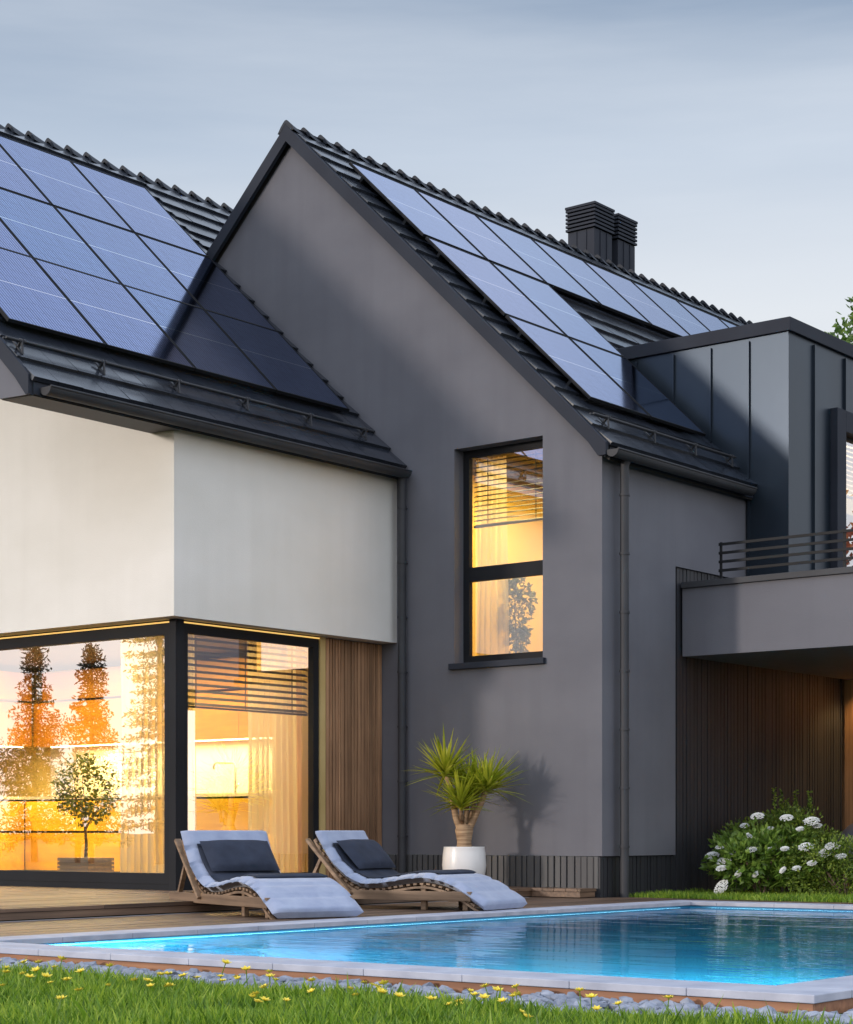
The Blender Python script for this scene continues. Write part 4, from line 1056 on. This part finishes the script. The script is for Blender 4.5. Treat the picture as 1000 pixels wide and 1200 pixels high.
def conifer(label, loc, H, seed, group=None):
    r = random.Random(seed); t = thing('conifer_tree', label, 'tree', loc, group, local=True)
    b = MB(); b.tube([(0,0,0),(0,0,H)], [H*.016,.02], 8); f = MB(); z = H*.12
    while z < H*.98:
        rr_ = (1-z/H)**.8*H*.20*r.uniform(.7,1.1)+.12; k = r.randint(4,6); a0 = r.random()*6
        for i in range(k):
            a = a0+i*2*PI/k+r.uniform(-.2,.2); L = rr_*r.uniform(.7,1.1); e = Vector((math.cos(a)*L,math.sin(a)*L,z-L*.12)); s = Vector((0,0,z))
            b.tube([s, (s+e)/2+Vector((0,0,-.03*L)), e], [.025,.015,.006], 4)
            m = int(46*L)+20
            for j in range(m):
                p = s+(e-s)*r.uniform(.15,1.03); leaf(f, p+rv(r)*.10, (e-s).normalized()*.6+rv(r), rv(r), .14*r.uniform(.6,1.2), .05)
        z += H*.035*r.uniform(.8,1.2)
    b.build('trunk', M_bark, t); f.build('crown', M_conif, t); return t
tree('broadleaf_tree', 'leafy green tree showing above the dormer roof at the right edge', (-18.5,42.8,0), 14.1, 2.9, 40000, M_tree, 5, .17, .3, lobes=44)
gr = 'trees on the far side of the garden, seen mirrored in the windows'
# garden trees that the windows mirror (they stand left of and behind the viewer, and far right of the house)
conifer('small pointed conifer mirrored at the left of the front window', (-38.8,-5,0), 5.9, 1, gr)
conifer('conifer mirrored in the middle of the front window', (-36.6,-5,0), 5.6, 2, gr)
tree('garden_tree', 'round bush like tree mirrored low at the left of the front window', (-40.6,-5,0), 3.9, 1.3, 8000, M_conif, 4, .07, .1, gr, 12)
tree('garden_tree', 'bushy tree mirrored low in the middle of the front window', (-37.6,-5.4,0), 3.9, 1.1, 7500, M_conif, 14, .07, .1, gr, 12)
conifer('tall conifer mirrored over the curtain in the front window', (-34.3,-5.2,0), 8.8, 3, gr)
tree('garden_tree', 'red leaved tree mirrored in the upstairs window', (0.5,42.5,0), 9.5, 2.2, 2600, leafmat('red_leaf',(.2,.03,.01),(.35,.07,.02),(.45,.15,.04),.3), 9, .22, .25, gr)

# ------------------------------------------------------------------ lights
def sun_dir():
    return Vector((.40,1,-.155)).normalized()
sd = sun_dir(); elev = math.asin(-sd.z)
L = bpy.data.lights.new('sun', 'SUN'); L.energy = 1.5; L.angle = math.radians(4.2); L.color = (1,.87,.76)
o = bpy.data.objects.new('sun', L); COL.objects.link(o); o.rotation_euler = sd.to_track_quat('-Z','Y').to_euler(); o.location = (-40,-60,30)
def area(name, loc, size, power, col, rot=(0,0,0), sy=None):
    L = bpy.data.lights.new(name, 'AREA'); L.energy = power; L.color = col; L.size = size
    if sy: L.shape = 'RECTANGLE'; L.size_y = sy
    o = bpy.data.objects.new(name, L); COL.objects.link(o); o.location = loc; o.rotation_euler = rot; return o
WARM = (1,.71,.22)
area('ceiling_lamp', (-17.2,15.0,2.96), 4.5, 470, WARM, sy=1.6)
area('under_cabinet_lamp', (-17.0,16.66,1.90), 4.6, 130, (1,.80,.38), sy=.12)
area('under_cabinet_lamp', (-20.0,15.0,1.90), .12, 60, (1,.8,.4), sy=2.2)
area('ceiling_lamp', (-12.6,18.5,5.1), 1.4, 175, WARM)
area('ceiling_lamp', (-11.8,23,6.5), 1.6, 620, (1,.74,.3))
def spot(loc, power, col, ang=100, blend=.6, rot=(0,0,0)):
    L = bpy.data.lights.new('downlight', 'SPOT'); L.energy = power; L.color = col; L.spot_size = math.radians(ang); L.spot_blend = blend; L.shadow_soft_size = .04
    o = bpy.data.objects.new('downlight_lamp', L); COL.objects.link(o); o.location = loc; o.rotation_euler = rot
for x in (-10.62,-9.8,-8.6): spot((x,22.60,2.76), 52, (1,.6,.22), 130)
# added glowing strips imitating interior light on the soffit over the corner window
b = MB(); b.box(-21,-14.12,13.645,13.657,2.958,2.972); b.build('added_soffit_glow', M_soffit_glow, house); b = MB(); b.box(-14.135,-14.123,13.66,15.86,2.958,2.972); b.build('added_soffit_glow', M_soffit_glow, house)
for (x, y, ry, rx, sx_, en) in ((-5.4,IY0+.02,0,1,.6,260),(IX1-.02,9.0,-1,0,.6,260),(IX1-.02,14.8,-1,0,.5,80),(-9.2,IY0+.02,0,1,.4,420)):
    L = bpy.data.lights.new('pool_lamp', 'AREA'); L.energy = en; L.color = (.5,1,.92); L.shape = 'RECTANGLE'; L.size = sx_; L.size_y = .12
    o = bpy.data.objects.new('pool_lamp', L); COL.objects.link(o); o.location = (x,y,-.25)
    dv = Vector((ry,rx,-.35)); o.rotation_euler = dv.to_track_quat('-Z','Y').to_euler()

# ------------------------------------------------------------------ world
w = bpy.data.worlds.new('World'); scene.world = w; w.use_nodes = True; nt = w.node_tree
bg = nt.nodes['Background']; sky = N(nt, 'ShaderNodeTexSky', sky_type='NISHITA'); sky.sun_disc = False
sky.sun_elevation = elev; sky.sun_rotation = math.atan2(-sd.x, -sd.y); sky.air_density = 1.0; sky.dust_density = 1.2; sky.ozone_density = 2.0
tc = N(nt, 'ShaderNodeTexCoord'); spx = N(nt, 'ShaderNodeSeparateXYZ'); nt.links.new(tc.outputs['Generated'], spx.inputs[0])
# thin stretched cloud layer
ng = N(nt, 'ShaderNodeTexNoise'); ng.inputs['Scale'].default_value = 1.6; ng.inputs['Detail'].default_value = 7; ng.inputs['Roughness'].default_value = .55
mp = N(nt, 'ShaderNodeMapping'); mp.inputs['Scale'].default_value = (1.1,1.1,9); nt.links.new(tc.outputs['Generated'], mp.inputs[0]); nt.links.new(mp.outputs[0], ng.inputs['Vector'])
cf = ramp(nt, ng.outputs['Fac'], [(.40,(0,0,0)),(.72,(1,1,1))])
grad = ramp(nt, spx.outputs['Z'], [(0,(.86,.80,.78)),(.12,(.80,.82,.84)),(.26,(.84,.87,.91)),(.335,(.54,.63,.76)),(.40,(.33,.42,.56)),(.47,(.42,.54,.72)),(.56,(.80,.93,1.15)),(.75,(.74,.87,1.08)),(1,(.55,.66,.86))])
mul = N(nt, 'ShaderNodeVectorMath', operation='SCALE'); nt.links.new(sky.outputs[0], mul.inputs[0]); mul.inputs['Scale'].default_value = .10
sc2 = N(nt, 'ShaderNodeVectorMath', operation='SCALE'); nt.links.new(grad, sc2.inputs[0]); sc2.inputs['Scale'].default_value = 1.0
mx = N(nt, 'ShaderNodeMix', data_type='RGBA'); mx.inputs[0].default_value = .85; nt.links.new(mul.outputs[0], mx.inputs[6]); nt.links.new(sc2.outputs[0], mx.inputs[7])
cm = N(nt, 'ShaderNodeMix', data_type='RGBA'); nt.links.new(mx.outputs[2], cm.inputs[6]); cm.inputs[7].default_value = (.74,.79,.86,1)
fm = N(nt, 'ShaderNodeMath', operation='MULTIPLY'); nt.links.new(cf, fm.inputs[0]); fm.inputs[1].default_value = .42; nt.links.new(fm.outputs[0], cm.inputs[0])
dt = N(nt, 'ShaderNodeVectorMath', operation='DOT_PRODUCT'); nt.links.new(tc.outputs['Generated'], dt.inputs[0]); dt.inputs[1].default_value = (.72,-.69,0)
ss = N(nt, 'ShaderNodeMapRange', interpolation_type='SMOOTHSTEP'); nt.links.new(dt.outputs['Value'], ss.inputs[0]); ss.inputs['From Min'].default_value = -.6; ss.inputs['From Max'].default_value = .12
tw = N(nt, 'ShaderNodeMix', data_type='RGBA'); nt.links.new(ss.outputs[0], tw.inputs[0]); tw.inputs[6].default_value = (1,1,1,1); tw.inputs[7].default_value = (1.78,1.68,1.60,1)
gl_ = N(nt, 'ShaderNodeVectorMath', operation='MULTIPLY'); nt.links.new(cm.outputs[2], gl_.inputs[0]); nt.links.new(tw.outputs[2], gl_.inputs[1])
nt.links.new(gl_.outputs[0], bg.inputs['Color']); bg.inputs['Strength'].default_value = 1.0

# ------------------------------------------------------------------ camera
cam = bpy.data.cameras.new('camera'); co = bpy.data.objects.new('camera', cam); COL.objects.link(co); scene.camera = co
cam.sensor_fit = 'HORIZONTAL'; cam.sensor_width = 36; cam.lens = 36*2.222; cam.shift_y = .375
cam.clip_end = 3000; cam.clip_start = .05
co.location = (0,0,.80); co.rotation_euler = (PI/2, 0, .6712)
vs_ = scene.view_settings; vs_.view_transform = 'Standard'; vs_.look = 'None'; vs_.gamma = 1; vs_.exposure = .08; vs_.use_curve_mapping = False
scene.render.engine = 'CYCLES'
scene.cycles.caustics_refractive = False; scene.cycles.caustics_reflective = False
scene.cycles.transparent_max_bounces = 16; scene.cycles.max_bounces = 10
for ob in bpy.data.objects:
    if '_loc' in ob.keys(): del ob['_loc']
